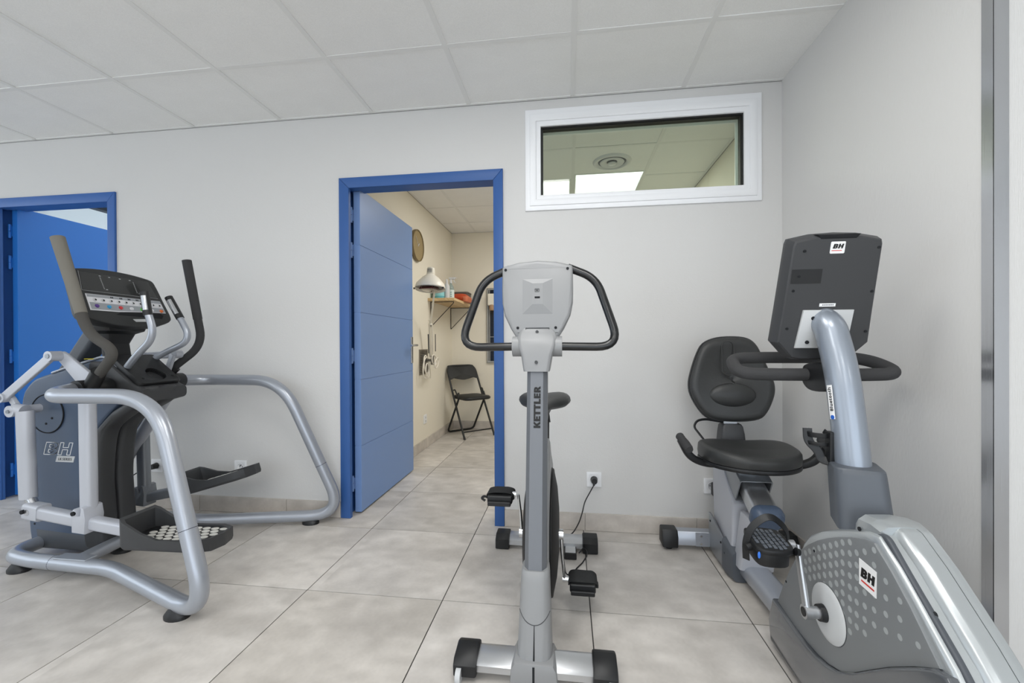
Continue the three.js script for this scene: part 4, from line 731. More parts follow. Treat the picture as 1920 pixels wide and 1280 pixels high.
  const lay = (k, z) => out.map(([x, y]) => V(x * k, y * k, z).applyMatrix4(Cm));
  const con = part(b, 'console', skin([lay(0.62, -0.105), lay(0.85, -0.085), lay(1.0, -0.035), lay(1.01, -0.012), lay(0.995, -0.002), lay(0.97, 0)], { crease: 0.6 }), mat(0x2a2b2b, 0.5), 'black console with a dark screen and a strip of coloured keys');
  part(con, 'screen', L(exXY([[-0.175, 0.118], [0.17, 0.118], [0.19, 0.02], [-0.19, 0.02]], -0.002, 0.0012, 0)), mat(0x232423, 0.25, 0, { clearcoat: 0.3 }));
  const line = (x0, y0, x1, y1, w = 0.0011) => { const d = V(x1 - x0, y1 - y0, 0), l = d.length(), a = Math.atan2(d.y, d.x); return new THREE.BoxGeometry(l, w, 0.0006).rotateZ(a).translate((x0 + x1) / 2, (y0 + y1) / 2, 0.0015); };
  const dotsG = []; for (let i = 0; i < 10; i++) { const y = 0.038 + i * 0.0066; dotsG.push(box(-0.089, -0.085, y, y + 0.0022, 0.001, 0.0018), box(0.078, 0.082, y, y + 0.0022, 0.001, 0.0018)); }
  for (const [x, y] of [[-0.09, 0.106], [-0.045, 0.106], [0.008, 0.106], [0.06, 0.106], [-0.08, 0.034], [0.088, 0.034]]) dotsG.push(box(x, x + 0.009, y, y + 0.003, 0.001, 0.0018));
  part(con, 'screen_print', L(merge(line(-0.178, 0.12, -0.194, 0.018), line(-0.194, 0.018, 0.192, 0.018), ...dotsG)), M.greyPlastic);
  part(con, 'keypad', L(exXY([[-0.186, 0.002], [0.198, 0.002], [0.206, -0.07], [0.09, -0.072], [-0.06, -0.083], [-0.19, -0.083]], -0.002, 0.0018, 0.0004)), mat(0xe4e4e8, 0.45), 'pale grey key strip');
  part(con, 'key_band', L(merge(exXY([[-0.182, -0.042], [0.2, -0.042], [0.203, -0.066], [0.09, -0.069], [-0.06, -0.078], [-0.184, -0.078]], 0.0006, 0.0024, 0), exXY([[-0.182, 0.0], [0.198, 0.0], [0.199, -0.014], [-0.183, -0.014]], 0.0006, 0.0022, 0))), mat(0x9fa3a8, 0.5));
  for (let i = 0; i < 10; i++) part(con, 'key', L(merge(rod([-0.155 + i * 0.037, -0.028, 0.002], [-0.155 + i * 0.037, -0.028, 0.0065], 0.0088, 0.007, 16))), M.white);
  for (let i = 0; i < 10; i++) part(con, 'key_mark', L(exXY(circ(0.0045, 12).map(([u, v]) => [u - 0.153 + i * 0.037, v - 0.0285]), 0.0062, 0.0069, 0)), M.gap);
  [0x5b3a8c, 0x2f9bd0, 0xd23a3f, 0xe3e3e6, 0x5fbf45, 0xe3e3e6, 0xe2702a].forEach((c, i) => part(con, 'colour_key', L(rod([-0.155 + i * 0.056, -0.06, 0.002], [-0.155 + i * 0.056, -0.06, 0.0075], 0.0095, 0.0075, 18)), mat(c, 0.35)));
  part(con, 'key_symbol', L(merge(...[-0.075, -0.03, 0.012, 0.055].map(x => merge(box(x, x + 0.005, -0.011, -0.003, 0.001, 0.0028), box(x + 0.008, x + 0.013, -0.011, -0.003, 0.001, 0.0028))))), M.gap);
  part(con, 'lower_recess', L(exXY([[-0.075, -0.098], [-0.05, -0.084], [0.17, -0.076], [0.185, -0.086], [0.17, -0.105]], -0.002, 0.0015, 0)), M.gap);
  part(con, 'name_plate', L(exXY([[0.0, -0.118], [0.085, -0.112], [0.082, -0.128], [0.012, -0.132]], -0.001, 0.002, 0)), M.greyPlastic);
  // central axle with sleeves
  const axX = -3.345, axY = 0.862;
  part(b, 'axle_sleeve', merge(rod([axX, axY, 0.655], [axX, axY, 0.79], 0.043, 0.041, 26), rod([axX - 0.06, axY + 0.005, 0.655], [axX - 0.045, axY, 0.71], 0.036, 0.036, 22)), M.black);
  part(b, 'axle_sleeve', merge(rod([axX, axY, 0.405], [axX, axY, 0.27], 0.043, 0.041, 26), rod([axX - 0.06, axY + 0.005, 0.405], [axX - 0.045, axY, 0.35], 0.036, 0.036, 22)), M.black);
  // moving arms
  const armGrip = (pts, sl0, sl1, m) => {
    part(b, 'arm_sleeve', rod(sl0, sl1, 0.031, 0.028, 22), M.black);
    const a = part(b, 'moving_arm', sweep(fillet(pts, 0.07, 10), circ(0.0205, 20)), m, 'long upright arm in black foam');
    return a;
  };
  const a1 = armGrip([[-3.24, 0.93, 0.775], [-3.11, 1.035, 0.805, 0.075], [-3.265, 1.115, 0.80, 0.08], [-3.416, 1.545, 0.80]], [-3.325, 0.865, 0.745], [-3.235, 0.945, 0.778], mat(0x4c4a47, 0.9, 0, { bumpMap: grain, bumpScale: 0.0006 }));
  part(a1, 'arm_grip', rod([-3.296, 1.205, 0.80], [-3.417, 1.548, 0.80], 0.0215, 0.0255, 22), M.foamGrey, 'grey foam grip');  // grip paler than the arm below it
  const a2 = armGrip([[-3.37, 0.92, 0.315], [-3.215, 1.062, 0.26, 0.09], [-3.313, 1.545, 0.26]], [-3.40, 0.875, 0.335], [-3.345, 0.94, 0.305], M.foam);
  part(a2, 'arm_grip', rod([-3.245, 1.21, 0.26], [-3.3135, 1.548, 0.26], 0.0225, 0.0235, 22), M.foam);
  // fixed handles with black grips
  for (const [pts, g0, g1] of [
    [[[-3.31, 0.93, 0.612], [-3.215, 1.01, 0.634, 0.08], [-3.10, 1.105, 0.64, 0.08], [-3.148, 1.24, 0.64], [-3.158, 1.30, 0.64]], [-3.1385, 1.205, 0.64], [-3.158, 1.318, 0.64]],
    [[[-3.40, 0.94, 0.45], [-3.31, 1.01, 0.425, 0.08], [-3.125, 1.09, 0.42, 0.085], [-3.205, 1.225, 0.42], [-3.255, 1.305, 0.42]], [-3.192, 1.204, 0.42], [-3.262, 1.318, 0.42]]]) {
    const h = part(b, 'fixed_handle', sweep(fillet(pts, 0.06, 10), circ(0.0155, 18)), M.silver, 'curved silver handle');
    const d = V(...g1).sub(V(...g0)).normalize();
    part(h, 'grip', rod(g0, g1, 0.0185, 0.0185, 20), M.black);
    part(h, 'pulse_plate', rod(V(...g0).addScaledVector(d, 0.025).add(V(0.0022, 0, 0.006)).toArray(), V(...g1).addScaledVector(d, -0.02).add(V(0.0022, 0, 0.006)).toArray(), 0.0142, 0.0142, 20), M.steel);
  }
  // linkage and pedals on both sides
  const side = (f, S) => {
    const P = S;
    const bar = (a, c, w, t, m = M.whiteSteel) => sweep([V(...f(a)), V(...f(c))], rrect(w, t, Math.min(w, t) * 0.25, 3), { up: V(0, 1, 0) });
    const pin = (p, z0, z1, r) => rod(f([p[0], p[1], z0]), f([p[0], p[1], z1]), r, r, 22);
    part(b, 'rocker_link', merge(bar([...P.A, 0.725], [...P.B, 0.725], 0.04, 0.018), pin(P.A, 0.69, 0.742, 0.024), pin(P.B, 0.70, 0.742, 0.022)), M.whiteSteel);
    part(b, 'link_bolt', merge(pin(P.A, 0.742, 0.745, 0.011), pin(P.B, 0.742, 0.745, 0.011)), M.silverDark);
    const tri = [[P.A[0] + 0.01, P.A[1] + 0.022], [P.A[0] + 0.035, P.A[1] + 0.01], [P.E[0] + 0.035, P.E[1] + 0.03], [P.E[0] + 0.0, P.E[1] - 0.045], [P.E[0] - 0.045, P.E[1] - 0.04], [P.A[0] - 0.02, P.A[1] - 0.012]];
    const zz = [f([0, 0, 0.676])[2], f([0, 0, 0.694])[2]];
    part(b, 'rocker_plate', exXY(tri, Math.min(...zz), Math.max(...zz), 0.004), M.whiteSteel);
    part(b, 'crank_arm', merge(bar([...P.B, 0.70], [...P.C, 0.735], 0.036, 0.018), pin(P.C, 0.66, 0.765, 0.021), pin(P.C, 0.735, 0.775, 0.027)), M.whiteSteel);
    part(b, 'link_bolt', pin(P.C, 0.774, 0.782, 0.008), M.silverDark);
    part(b, 'front_link', sweep([V(...f([P.C[0] + 0.045, P.C[1] - 0.0, 0.745])), V(...f([P.D[0] - 0.055, P.D[1] + 0.05, 0.745]))], circ(0.034, 22, 0.03), { up: V(1, 0, 0) }), M.whiteSteel);
    part(b, 'front_link_cap', merge(rod(f([P.C[0] + 0.045, P.C[1] + 0.001, 0.745]), f([P.C[0] + 0.0, P.C[1] + 0.012, 0.755]), 0.028, 0.024, 18)), M.whiteSteel);
    part(b, 'ball_joint', merge(rod(f([P.D[0] - 0.05, P.D[1] + 0.06, 0.745]), f([P.D[0] - 0.01, P.D[1] + 0.012, 0.75]), 0.021, 0.018, 18), pin(P.D, 0.72, 0.79, 0.014)), M.steel);
    part(b, 'upright_link', sweep([V(...f([P.E[0] + 0.03, P.E[1] - 0.02, 0.765])), V(...f([P.F[0], P.F[1] + 0.03, 0.775]))], rrect(0.062, 0.05, 0.02, 4), { up: V(1, 0, 0) }), S.m);
    part(b, 'link_fork', merge(exXY([[P.F[0] - 0.036, P.F[1] - 0.055], [P.F[0] + 0.03, P.F[1] - 0.06], [P.F[0] + 0.036, P.F[1] + 0.01], [P.F[0] + 0.028, P.F[1] + 0.055], [P.F[0] + 0.014, P.F[1] + 0.06], [P.F[0] + 0.006, P.F[1] + 0.02], [P.F[0] - 0.008, P.F[1] + 0.02], [P.F[0] - 0.014, P.F[1] + 0.046], [P.F[0] - 0.028, P.F[1] + 0.05], [P.F[0] - 0.038, P.F[1] + 0.03]], -0.04, 0.04, 0.006).translate(0, 0, f([0, 0, 0.78])[2])), S.m);
    part(b, 'link_bolt', pin([P.F[0] - 0.022, P.F[1] + 0.032], 0.815, 0.826, 0.0095), M.gap);
    part(b, 'pedal_arm', merge(sweep([V(...f([P.D[0] - 0.02, P.D[1], 0.76])), V(...f([P.F[0], P.F[1] - 0.02, 0.778])), V(...f([P.Q[0], P.Q[1], 0.80]))], rrect(0.056, 0.05, 0.014, 3), { up: V(0, 1, 0) }), bar([P.Q[0] - 0.01, P.Q[1], 0.80], [P.Q[0] + 0.30, P.Q[1] + 0.30 * P.t - 0.014, 0.82], 0.016, 0.05)), S.m);
    part(b, 'arm_end', merge(bar([P.D[0] - 0.03, P.D[1], 0.758], [P.D[0] + 0.055, P.D[1] - 0.006, 0.762], 0.075, 0.058)), S.m);
    part(b, 'link_bolt', pin([P.D[0] - 0.018, P.D[1] + 0.004], 0.786, 0.797, 0.0095), M.gap);
    // foot plate: moulded tray with a raised front wall
    const q = V(...f([P.Q[0], P.Q[1], 0.825])), X = V(1, P.t, 0).normalize(), m = frameAt(q, X, V(-P.t, 1, 0));
    const tr = [[0, -0.075], [0.02, -0.085], [0.34, -0.085], [0.40, -0.06], [0.415, 0], [0.40, 0.06], [0.34, 0.085], [0.02, 0.085], [0, 0.075]];
    const hgt = u => 0.021 + 0.08 * Math.max(0, 1 - u / 0.17) ** 1.3 + 0.004 * Math.max(0, (u - 0.3) / 0.115);
    const inner = (k) => tr.map(([x, z]) => [0.2075 + (x - 0.2075) * (1 - k / 0.2075 * 1), z * (1 - k / 0.085)]);
    const dense = o => { const r = []; for (let i = 0; i < o.length; i++) { const a = o[i], c = o[(i + 1) % o.length]; for (let j = 0; j < 4; j++) r.push([a[0] + (c[0] - a[0]) * j / 4, a[1] + (c[1] - a[1]) * j / 4]); } return r; };
    const o0 = dense(tr), o1 = dense(inner(0.012)), lo = -0.028;
    const pt = ([x, z], y) => V(x, y, z).applyMatrix4(m);
    const ped = part(b, 'pedal', merge(skin([o0.map(p => pt([p[0], p[1] * 0.9], lo)), o0.map(p => pt(p, lo + 0.012)), o0.map(p => pt(p, hgt(p[0]))), o1.map(p => pt(p, hgt(p[0]) - 0.001)), o1.map(p => pt(p, 0.008))], { crease: 0.5 })), M.charcoal, 'moulded black foot plate');
    part(ped, 'mat', exXZ(inner(0.02), 0.008, 0.0125, 0.001).applyMatrix4(m), M.black);
    const ov = [], studMat = mat(0xc9c8c2, 0.6); for (let i = 0; i < 8; i++) for (let j = -2; j <= 2; j++) { const u = 0.075 + i * 0.041 + (j & 1 ? 0.02 : 0); if (u < 0.375) ov.push(exXZ(circ(0.0175, 14, 0.0112).map(([a, c]) => [a + u, c + j * 0.0262]), 0.012, 0.0155, 0.001)); }
    for (const g of ov) part(ped, 'stud', g.applyMatrix4(m), studMat);
  };
  side(p => p, { A: [-3.562, 1.012], B: [-3.835, 0.812], C: [-3.73, 0.755], D: [-3.615, 0.293], E: [-3.345, 0.84], F: [-3.297, 0.284], Q: [-2.985, 0.243], t: 0.02, m: M.whiteSteel });
  side(p => [p[0], p[1], 2 * cz - p[2]], { A: [-3.52, 1.0], B: [-3.30, 1.012], C: [-3.42, 0.80], D: [-3.75, 0.16], E: [-3.605, 0.80], F: [-3.575, 0.20], Q: [-3.31, 0.235], t: 0.3, m: M.silverDark });
}
// ---------------------------------------------------------------- wall sockets
function socket(x, y, label, plug) {
  const o = thing('wall_socket', label, 'socket', [x, y, 0]);
  part(o, 'cover_plate', exXY(rrect(0.083, 0.083, 0.004, 3).map(([u, v]) => [u + x, v + y]), 0, 0.009, 0.002, [circ(0.022, 28).map(([u, v]) => [u + x, v + y])]), M.pvc);
  part(o, 'socket_ring', new THREE.LatheGeometry([[0.024, 0.009], [0.0225, 0.0105], [0.0195, 0.009], [0.0195, 0.001], [0, 0.001]].map(p => new THREE.Vector2(...p)), 28).rotateX(Math.PI / 2).translate(x, y, 0), M.pvc);
  part(o, 'contact', merge(rod([x - 0.009, y, 0.001], [x - 0.009, y, 0.0022], 0.0026, 0.0026, 10), rod([x + 0.009, y, 0.001], [x + 0.009, y, 0.0022], 0.0026, 0.0026, 10), rod([x, y + 0.01, 0.001], [x, y + 0.01, 0.012], 0.0022, 0.0022, 10)), M.gap);
  return o;
}
socket(-0.996, 0.291, 'square white wall socket holding the round black plug right of the white upright bike', true);
socket(-0.362, 0.278, 'white wall socket partly hidden behind the recumbent bike, with a black adapter in it', true);
socket(-3.80, 0.278, 'white wall socket with a black plug, low on the wall behind the elliptical trainer', true);
socket(-3.20, 0.288, 'empty white wall socket half hidden above the far pedal of the elliptical trainer', false);
{
  part(trainer, 'power_plug', merge(rod([-3.80, 0.278, 0.012], [-3.80, 0.278, 0.045], 0.019, 0.016), rod([-3.80, 0.276, 0.036], [-3.83, 0.268, 0.06], 0.009, 0.005)), M.black);
  part(trainer, 'power_cord', new THREE.TubeGeometry(new THREE.CatmullRomCurve3([[-3.83, 0.268, 0.06], [-3.87, 0.24, 0.1], [-3.88, 0.15, 0.2], [-3.86, 0.08, 0.34], [-3.78, 0.1, 0.44]].map(p => V(...p))), 40, 0.0035, 8), M.black);
}
// ---------------------------------------------------------------- things in the room behind the open door
{
  const x = OX;
  const ck = thing('wall_clock', 'round tan wall clock with pale hands beside the edge of the open blue door', 'clock', [x, 2.01, -1.46]);
  const lat = (pts, y, z) => new THREE.LatheGeometry(pts.map(p => new THREE.Vector2(...p)), 48).rotateZ(-Math.PI / 2).translate(x, y, z);
  part(ck, 'clock_case', lat([[0, 0], [0.145, 0], [0.152, 0.01], [0.152, 0.03], [0.146, 0.034], [0.141, 0.03], [0.141, 0.024]], 2.01, -1.46), mat(0x7d6d4c, 0.5));
  part(ck, 'clock_face', lat([[0, 0.0242], [0.1415, 0.0242]], 2.01, -1.46), mat(0x9c8a64, 0.6));
  part(ck, 'hour_hand', box(x + 0.026, x + 0.0275, 2.0, 2.055, -1.464, -1.457).translate(-x, -2.01, 1.46).rotateX(-0.9).translate(x, 2.01, -1.46), M.white);
  part(ck, 'minute_hand', box(x + 0.028, x + 0.0295, 2.0, 2.11, -1.4625, -1.4585).translate(-x, -2.01, 1.46).rotateX(0.75).translate(x, 2.01, -1.46), M.white);

  const sz0 = -2.685, sz1 = -1.80, sy = 1.515, sx = -2.30;
  const sh = thing('wall_shelf', 'pale pine shelf on two thin black triangular brackets in the office corner', 'shelf', [x, sy, -2.2]);
  part(sh, 'board', (() => { const g = box(x + 0.001, sx, sy, sy + 0.028, sz0, sz1, 0.002), p = g.attributes.position, u = g.attributes.uv; for (let i = 0; i < p.count; i++) u.setXY(i, (p.getX(i) + p.getY(i)) / 0.3, p.getZ(i) / 0.9); return g; })(), mat(0xffffff, 0.5, 0, { map: woodTex }));
  for (const z of [-1.89, -2.655]) part(sh, 'bracket', sweep(fillet([[x + 0.006, sy - 0.268, z], [x + 0.006, sy - 0.006, z], [sx - 0.03, sy - 0.006, z], [sx - 0.034, sy - 0.02, z], [x + 0.007, sy - 0.266, z]], 0.004, 4), rrect(0.006, 0.012, 0.001, 2)), M.black);

  // on the shelf
  const top = sy + 0.028;
  const bottleAt = (name, label, px, pz, prof, bodyMat, lid, capMat, lab, extra, group) => {
    const o = thing(name, label, 'bottle', [px, top, pz], group);
    const lt = q => new THREE.LatheGeometry(q.map(p => new THREE.Vector2(...p)), 28).translate(px, top, pz);
    part(o, 'bottle_body', lt(prof), bodyMat);
    if (lid) part(o, 'cap', lt(lid), capMat);
    if (lab) part(o, 'label', lt(lab[0]), lab[1]);
    if (extra) extra(o);
    return o;
  };
  const teal = mat(0x58aebd, 0.12, 0, { clearcoat: 0.6 }), clear = mat(0xd4e2e2, 0.1, 0, { transmission: 0.75, thickness: 0, ior: 1.4 });
  bottleAt('gel_bottle', 'large blue gel bottle standing at the near end of the shelf', -2.49, -1.91, [[0, 0.001], [0.045, 0.001], [0.05, 0.01], [0.05, 0.11], [0.04, 0.135], [0.02, 0.15], [0.018, 0.16]], teal, [[0, 0.18], [0.016, 0.18], [0.018, 0.158]], M.white, [[[0.0505, 0.03], [0.0505, 0.1]], mat(0x8fd0d8, 0.5)]);
  bottleAt('gel_bottle', 'pale green bottle against the wall, just behind the large blue gel bottle', -2.552, -1.97, [[0, 0.001], [0.026, 0.001], [0.028, 0.008], [0.028, 0.12], [0.014, 0.14], [0.012, 0.15]], mat(0x7fc0a4, 0.25), [[0, 0.17], [0.012, 0.17], [0.0125, 0.148]], M.white);
  bottleAt('lotion_bottle', 'slim plain white bottle between the blue gel bottle and the spray bottle', -2.435, -1.99, [[0, 0.001], [0.03, 0.001], [0.032, 0.008], [0.032, 0.15], [0.014, 0.175], [0.012, 0.185]], M.white, [[0, 0.222], [0.009, 0.222], [0.013, 0.2], [0.0135, 0.183]], M.white);
  bottleAt('spray_bottle', 'clear spray bottle with white trigger head and a printed label on the shelf', -2.415, -2.08, [[0, 0.001], [0.034, 0.001], [0.037, 0.01], [0.037, 0.12], [0.03, 0.15], [0.014, 0.18], [0.013, 0.195]], clear, [[0, 0.222], [0.013, 0.222], [0.0155, 0.19]], M.white, [[[0.0376, 0.02], [0.0376, 0.115]], mat(0xd8e6e4, 0.5)], o => {
    const bx = -2.415, bz = -2.08, y = top;
    part(o, 'trigger_head', merge(box(bx - 0.022, bx + 0.05, y + 0.232, y + 0.256, bz - 0.012, bz + 0.012, 0.006), rod([bx, y + 0.215, bz], [bx, y + 0.24, bz], 0.012, 0.012), rod([bx + 0.05, y + 0.246, bz], [bx + 0.062, y + 0.246, bz], 0.008, 0.008), sweep(fillet([[bx + 0.03, y + 0.235, bz], [bx + 0.036, y + 0.212, bz], [bx + 0.054, y + 0.19, bz]], 0.01), rrect(0.007, 0.014, 0.002, 2))), M.white);
    part(o, 'print', merge(...Array.from({ length: 3 }, (_, i) => box(bx + 0.004, bx + 0.022, y + 0.04 + i * 0.022, y + 0.046 + i * 0.022, bz + 0.0365, bz + 0.0385))), mat(0x5f9d9c, 0.5));
  });
  const bin = thing('storage_box', 'dark grey rounded box at the far end of the shelf behind the orange cushion', 'box', [-2.41, top, -2.605]);
  part(bin, 'box_body', skin([[0.001, 0.9], [0.006, 0.97], [0.13, 1.0], [0.134, 0.97]].map(([y, k]) => rrect(0.2 * k, 0.2 * k, 0.02, 4).map(([u, v]) => V(-2.43 + u, top + y, -2.605 - v))), { crease: 0.6 }), mat(0x5f5a55, 0.6));
  part(bin, 'lid', exXZ(rrect(0.21, 0.21, 0.022, 4).map(([u, v]) => [u - 2.43, v - 2.605]), top + 0.132, top + 0.15, 0.005), mat(0x6b665f, 0.6));
  const cu = thing('cushion', 'rust orange cushion lying on the shelf in front of the dark grey box', 'cushion', [-2.36, top, -2.32]);
  part(cu, 'cushion_body', skin([[0.0, 0.6], [0.008, 0.85], [0.035, 1.0], [0.06, 0.95], [0.085, 0.7], [0.094, 0.35], [0.096, 0.05]].map(([y, k]) => rrect(0.2 * k, 0.3 * k, 0.07 * k, 8).map(([u, v]) => V(-2.37 + u + y * 0.05, top + y * 1.05, -2.33 - v)))), mat(0xb9461f, 0.6));
  part(cu, 'front_band', skin([[0.0, 0.9], [0.03, 1.0], [0.055, 0.95], [0.068, 0.55], [0.07, 0.05]].map(([y, k]) => rrect(0.07 * k, 0.24 * k, 0.03 * k, 6).map(([u, v]) => V(-2.285 + u, top + y, -2.3 - v)))), mat(0xc9714f, 0.6), 'lighter salmon end of the cushion');

  // infrared lamp on its wall arm
  const lx = -2.345, ly = 1.545, lz = -1.17;
  const lamp = thing('infrared_lamp', 'white infrared therapy lamp on a jointed wall arm beside the shelf', 'lamp', [x, 0.9, -1.6]);
  const lt = q => new THREE.LatheGeometry(q.map(p => new THREE.Vector2(...p)), 40).rotateX(-0.13).translate(lx, ly, lz);
  part(lamp, 'lamp_shade', lt([[0.121, 0.022], [0.133, 0.0], [0.133, 0.018], [0.124, 0.05], [0.075, 0.105], [0.04, 0.132], [0.036, 0.138]]), mat(0xe9e4d8, 0.35));
  part(lamp, 'lamp_neck', lt([[0.036, 0.136], [0.038, 0.142], [0.035, 0.19], [0.03, 0.198], [0.012, 0.2], [0.01, 0.206], [0, 0.206]]), mat(0xe0dacb, 0.4));
  part(lamp, 'vent_slot', merge(...Array.from({ length: 5 }, (_, i) => { const a = -0.55 + i * 0.26; return box(-0.0018, 0.0018, 0.148, 0.182, 0.034, 0.0375).rotateY(a).rotateX(-0.13).translate(lx, ly, lz); })), M.gap);
  part(lamp, 'red_bulb', lt([[0, -0.006], [0.07, -0.006], [0.082, 0.006], [0.06, 0.05], [0.03, 0.11], [0, 0.12]]), mat(0x3a0508, 0.15, 0, { clearcoat: 1 }));
  part(lamp, 'guard_clip', merge(rod([lx - 0.078, ly + 0.006, lz + 0.06], [lx + 0.05, ly + 0.006, lz + 0.09], 0.006, 0.006), rod([lx - 0.078, ly + 0.0, lz + 0.06], [lx - 0.06, ly + 0.03, lz + 0.05], 0.005, 0.005), rod([lx + 0.05, ly + 0.0, lz + 0.09], [lx + 0.04, ly + 0.03, lz + 0.07], 0.005, 0.005)), mat(0x4a1216, 0.4));
  part(lamp, 'side_knob', merge(rod([lx - 0.13, ly + 0.01, lz + 0.03], [lx - 0.142, ly + 0.01, lz + 0.035], 0.008, 0.008), rod([lx + 0.125, ly + 0.008, lz + 0.05], [lx + 0.14, ly + 0.008, lz + 0.055], 0.007, 0.007)), M.charcoal);
  part(lamp, 'upper_arm', merge(rod([lx + 0.03, ly + 0.05, lz - 0.05], [-2.475, 1.26, -1.56], 0.009, 0.009), rod([-2.478, 1.30, -1.555], [-2.475, 1.25, -1.56], 0.016, 0.016)), mat(0xe4ded0, 0.4));
  part(lamp, 'lower_arm', merge(rod([-2.492, 1.265, -1.57], [-2.515, 0.93, -1.66], 0.009, 0.009), rod([-2.462, 1.255, -1.57], [-2.49, 0.93, -1.66], 0.009, 0.009)), mat(0xe0d9ca, 0.4));
  part(lamp, 'spring', merge(rod([-2.508, 1.16, -1.585], [-2.522, 0.97, -1.64], 0.005, 0.005), rod([-2.44, 1.16, -1.6], [-2.452, 0.99, -1.64], 0.004, 0.004)), M.charcoal);
  part(lamp, 'wall_bracket', merge(box(x, x + 0.012, 0.82, 0.96, -1.70, -1.62, 0.003), rod([x + 0.005, 0.9, -1.66], [-2.49, 0.9, -1.66], 0.013, 0.013), rod([-2.49, 0.855, -1.66], [-2.49, 0.945, -1.66], 0.016, 0.016)), mat(0x77746d, 0.4, 0.3));
  const loopC = (c, a, w, h) => new THREE.TubeGeometry(new THREE.CatmullRomCurve3(Array.from({ length: 12 }, (_, i) => { const t = i / 12 * 2 * Math.PI; return V(x + c[0] + Math.cos(t) * 0.012, c[1] + Math.sin(t) * h + Math.cos(t) * a, c[2] + Math.cos(t) * w); }), true), 48, 0.0062, 7, true);
  part(lamp, 'cable_loop', merge(loopC([0.05, 0.86, -1.60], 0.03, 0.10, 0.085), loopC([0.055, 0.83, -1.58], -0.02, 0.12, 0.10), loopC([0.06, 0.80, -1.61], 0.015, 0.085, 0.07), loopC([0.10, 0.90, -1.70], 0.02, 0.11, 0.05), loopC([0.12, 0.87, -1.72], -0.02, 0.10, 0.045)), mat(0xf2ece0, 0.5));
  part(lamp, 'cable_end', new THREE.TubeGeometry(new THREE.CatmullRomCurve3([[x + 0.075, 0.9, -1.66], [x + 0.06, 0.83, -1.68], [x + 0.05, 0.77, -1.73], [x + 0.04, 0.71, -1.76]].map(p => V(...p))), 24, 0.0038, 7), mat(0xe6dfcf, 0.5));
  const gr = thing('wall_grille', 'grey brown louvred grille on the office wall behind the cable loops', 'grille', [x, 0.88, -1.65]);
  part(gr, 'grille_frame', exZY([[-1.775, 0.757], [-1.53, 0.757], [-1.53, 1.01], [-1.775, 1.01]], x, x + 0.008, 0.001, [[[-1.765, 0.767], [-1.765, 1.0], [-1.54, 1.0], [-1.54, 0.767]]]), mat(0x8a8276, 0.6));
  part(gr, 'backing', box(x, x + 0.002, 0.76, 1.007, -1.772, -1.533), mat(0x4e4a44, 0.8));
  for (let i = 0; i < 14; i++) part(gr, 'slat', box(x + 0.002, x + 0.009, 0.772 + i * 0.0166, 0.779 + i * 0.0166, -1.765, -1.54), mat(0x857d71, 0.6));

  // socket on the office wall
  const so = thing('wall_socket', 'small double white socket low on the office wall left of the folding chair', 'socket', [x, 0.30, -1.69]);
  part(so, 'cover_plate', box(x, x + 0.01, 0.255, 0.345, -1.73, -1.65, 0.003), M.pvc);
  part(so, 'contact', merge(rod([x + 0.009, 0.315, -1.69], [x + 0.0115, 0.315, -1.69], 0.012, 0.012), rod([x + 0.009, 0.28, -1.69], [x + 0.0115, 0.28, -1.69], 0.012, 0.012)), M.greyPlastic);

  // dark panel with grey frame on the far wall and the towel holder on it
  const pn = thing('wall_panel', 'tall dark panel in a slim grey frame on the far office wall by the door jamb', 'panel', [-1.85, 1.29, OZ]);
  part(pn, 'frame', exXY([[-2.135, 0.825], [-1.55, 0.825], [-1.55, 1.755], [-2.135, 1.755]], OZ, OZ + 0.022, 0.002, [rectHole(-2.112, -1.573, 0.848, 1.732)]), mat(0x9b9b97, 0.4, 0.4));
  part(pn, 'dark_pane', box(-2.112, -1.573, 0.848, 1.732, OZ, OZ + 0.008), mat(0x17191d, 0.12));
  part(pn, 'inner_bar', merge(box(-2.104, -2.094, 0.848, 1.732, OZ + 0.008, OZ + 0.014), box(-2.094, -1.573, 1.145, 1.152, OZ + 0.008, OZ + 0.014)), mat(0xa5a5a2, 0.4, 0.3));
  const di = thing('soap_dispenser', 'small cream dispenser hanging on the dark framed panel', 'dispenser', [-2.075, 1.56, OZ + 0.022]);
  part(di, 'dispenser_body', box(-2.112, -2.0, 1.535, 1.68, OZ + 0.022, OZ + 0.085, 0.012), mat(0xe9e4d6, 0.4));
  part(di, 'nozzle', merge(rod([-2.06, 1.49, OZ + 0.05], [-2.06, 1.545, OZ + 0.05], 0.035, 0.038), rod([-2.06, 1.475, OZ + 0.05], [-2.06, 1.492, OZ + 0.05], 0.028, 0.033)), mat(0xb08f72, 0.5));
}
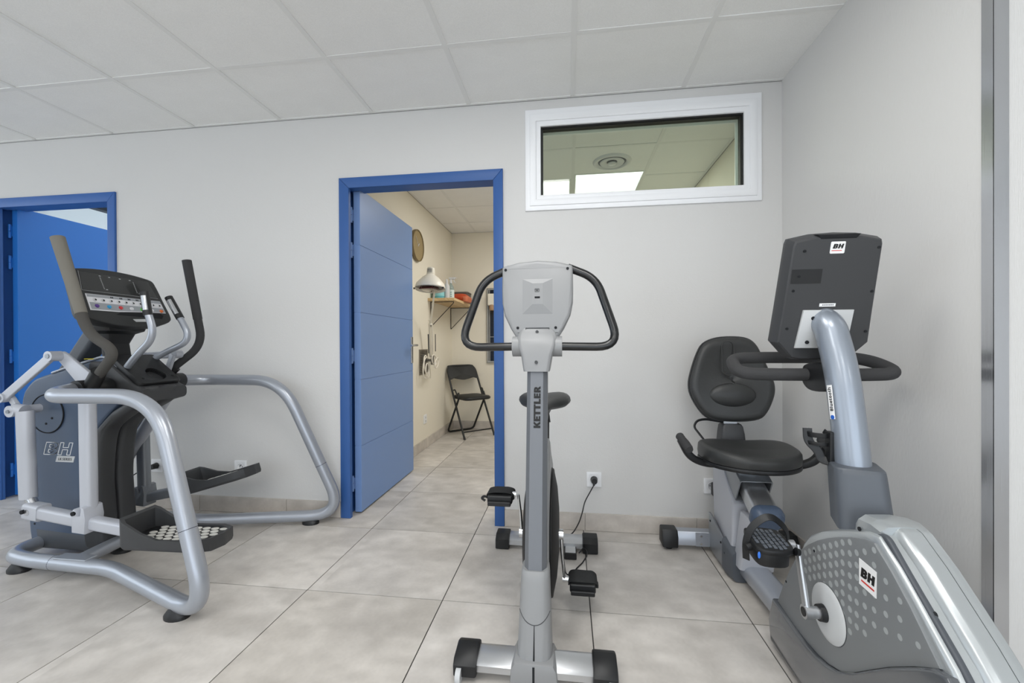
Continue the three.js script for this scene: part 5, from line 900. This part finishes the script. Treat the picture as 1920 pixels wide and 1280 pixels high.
// folding chair in the office corner
{
  const o = V(-2.285, 0, -2.40), yaw = 0.75, ch = thing('folding_chair', 'black folding chair with padded seat and curved back in the office corner', 'chair', o.toArray());
  const rot = new THREE.Matrix4().makeRotationY(yaw).setPosition(o), W = p => V(p[0], p[1], p[2]).applyMatrix4(rot), P = pts => pts.map(p => { const w = W(p); return [w.x, w.y, w.z, p[3]]; });
  const w = 0.195, r = 0.0115;
  part(ch, 'back_frame', sweep(fillet(P([[-w, 0.01, 0.225], [-w, 0.45, -0.03], [-w + 0.005, 0.80, -0.22, 0.09], [w - 0.005, 0.80, -0.22, 0.09], [w, 0.45, -0.03], [w, 0.01, 0.225]]), 0.06, 10), circ(r, 14)), M.chairBlack);
  part(ch, 'rear_legs', sweep(fillet(P([[-w + 0.028, 0.50, 0.035], [-w + 0.02, 0.44, 0.06, 0.04], [-w + 0.02, 0.012, -0.225, 0.05], [w - 0.02, 0.012, -0.225, 0.05], [w - 0.02, 0.44, 0.06, 0.04], [w - 0.028, 0.50, 0.035]]), 0.05, 8), circ(r, 14)), M.chairBlack);
  for (const s of [-1, 1]) part(ch, 'hinge_link', sweep(fillet(P([[s * (w - 0.014), 0.525, -0.055], [s * (w - 0.012), 0.535, -0.02], [s * (w - 0.02), 0.44, 0.05]]), 0.03), circ(0.008, 12)), M.chairBlack);
  part(ch, 'front_brace', sweep(P([[-w, 0.075, 0.187], [w, 0.075, 0.187]]).map(p => V(p[0], p[1], p[2])), circ(0.008, 12)), M.chairBlack);
  for (const s of [-1, 1]) part(ch, 'leg_tip', rod(W([s * w, 0, 0.231]).toArray(), W([s * w, 0.03, 0.214]).toArray(), 0.0135, 0.0125, 14), M.chairBlack);
  part(ch, 'seat', skin([[0.425, 0.93], [0.432, 1.0], [0.45, 1.01], [0.463, 0.94], [0.468, 0.7], [0.47, 0.3], [0.47, 0.02]].map(([y, k]) => rrect(0.35 * k, 0.36 * k, 0.07 * k, 7).map(([u, v]) => W([u, y, 0.05 - v])))), M.chairBlack);
  const bo = [[-0.205, 0.645], [-0.212, 0.72], [-0.195, 0.785], [-0.15, 0.808], [0.15, 0.808], [0.195, 0.785], [0.212, 0.72], [0.205, 0.645], [0.15, 0.655], [0.08, 0.642], [0.0, 0.632], [-0.08, 0.642], [-0.15, 0.655]];
  const sm = smooth2(bo.map(p => [p[0] * 0.91, p[1]]), 60, true, 0.4), zb = y => -0.03 - (y - 0.45) * 0.543;
  part(ch, 'backrest', skin([[0.97, 0.019], [1.0, 0.012], [1.0, -0.008], [0.97, -0.014]].map(([k, d]) => sm.map(([x, y]) => { const yy = 0.725 + (y - 0.725) * k; return W([x * k, yy, zb(yy) + d - 0.02 * (1 - (x / 0.21) ** 2)]); })), { crease: 0.6 }), M.chairBlack);
}
renderer.render(scene, camera);
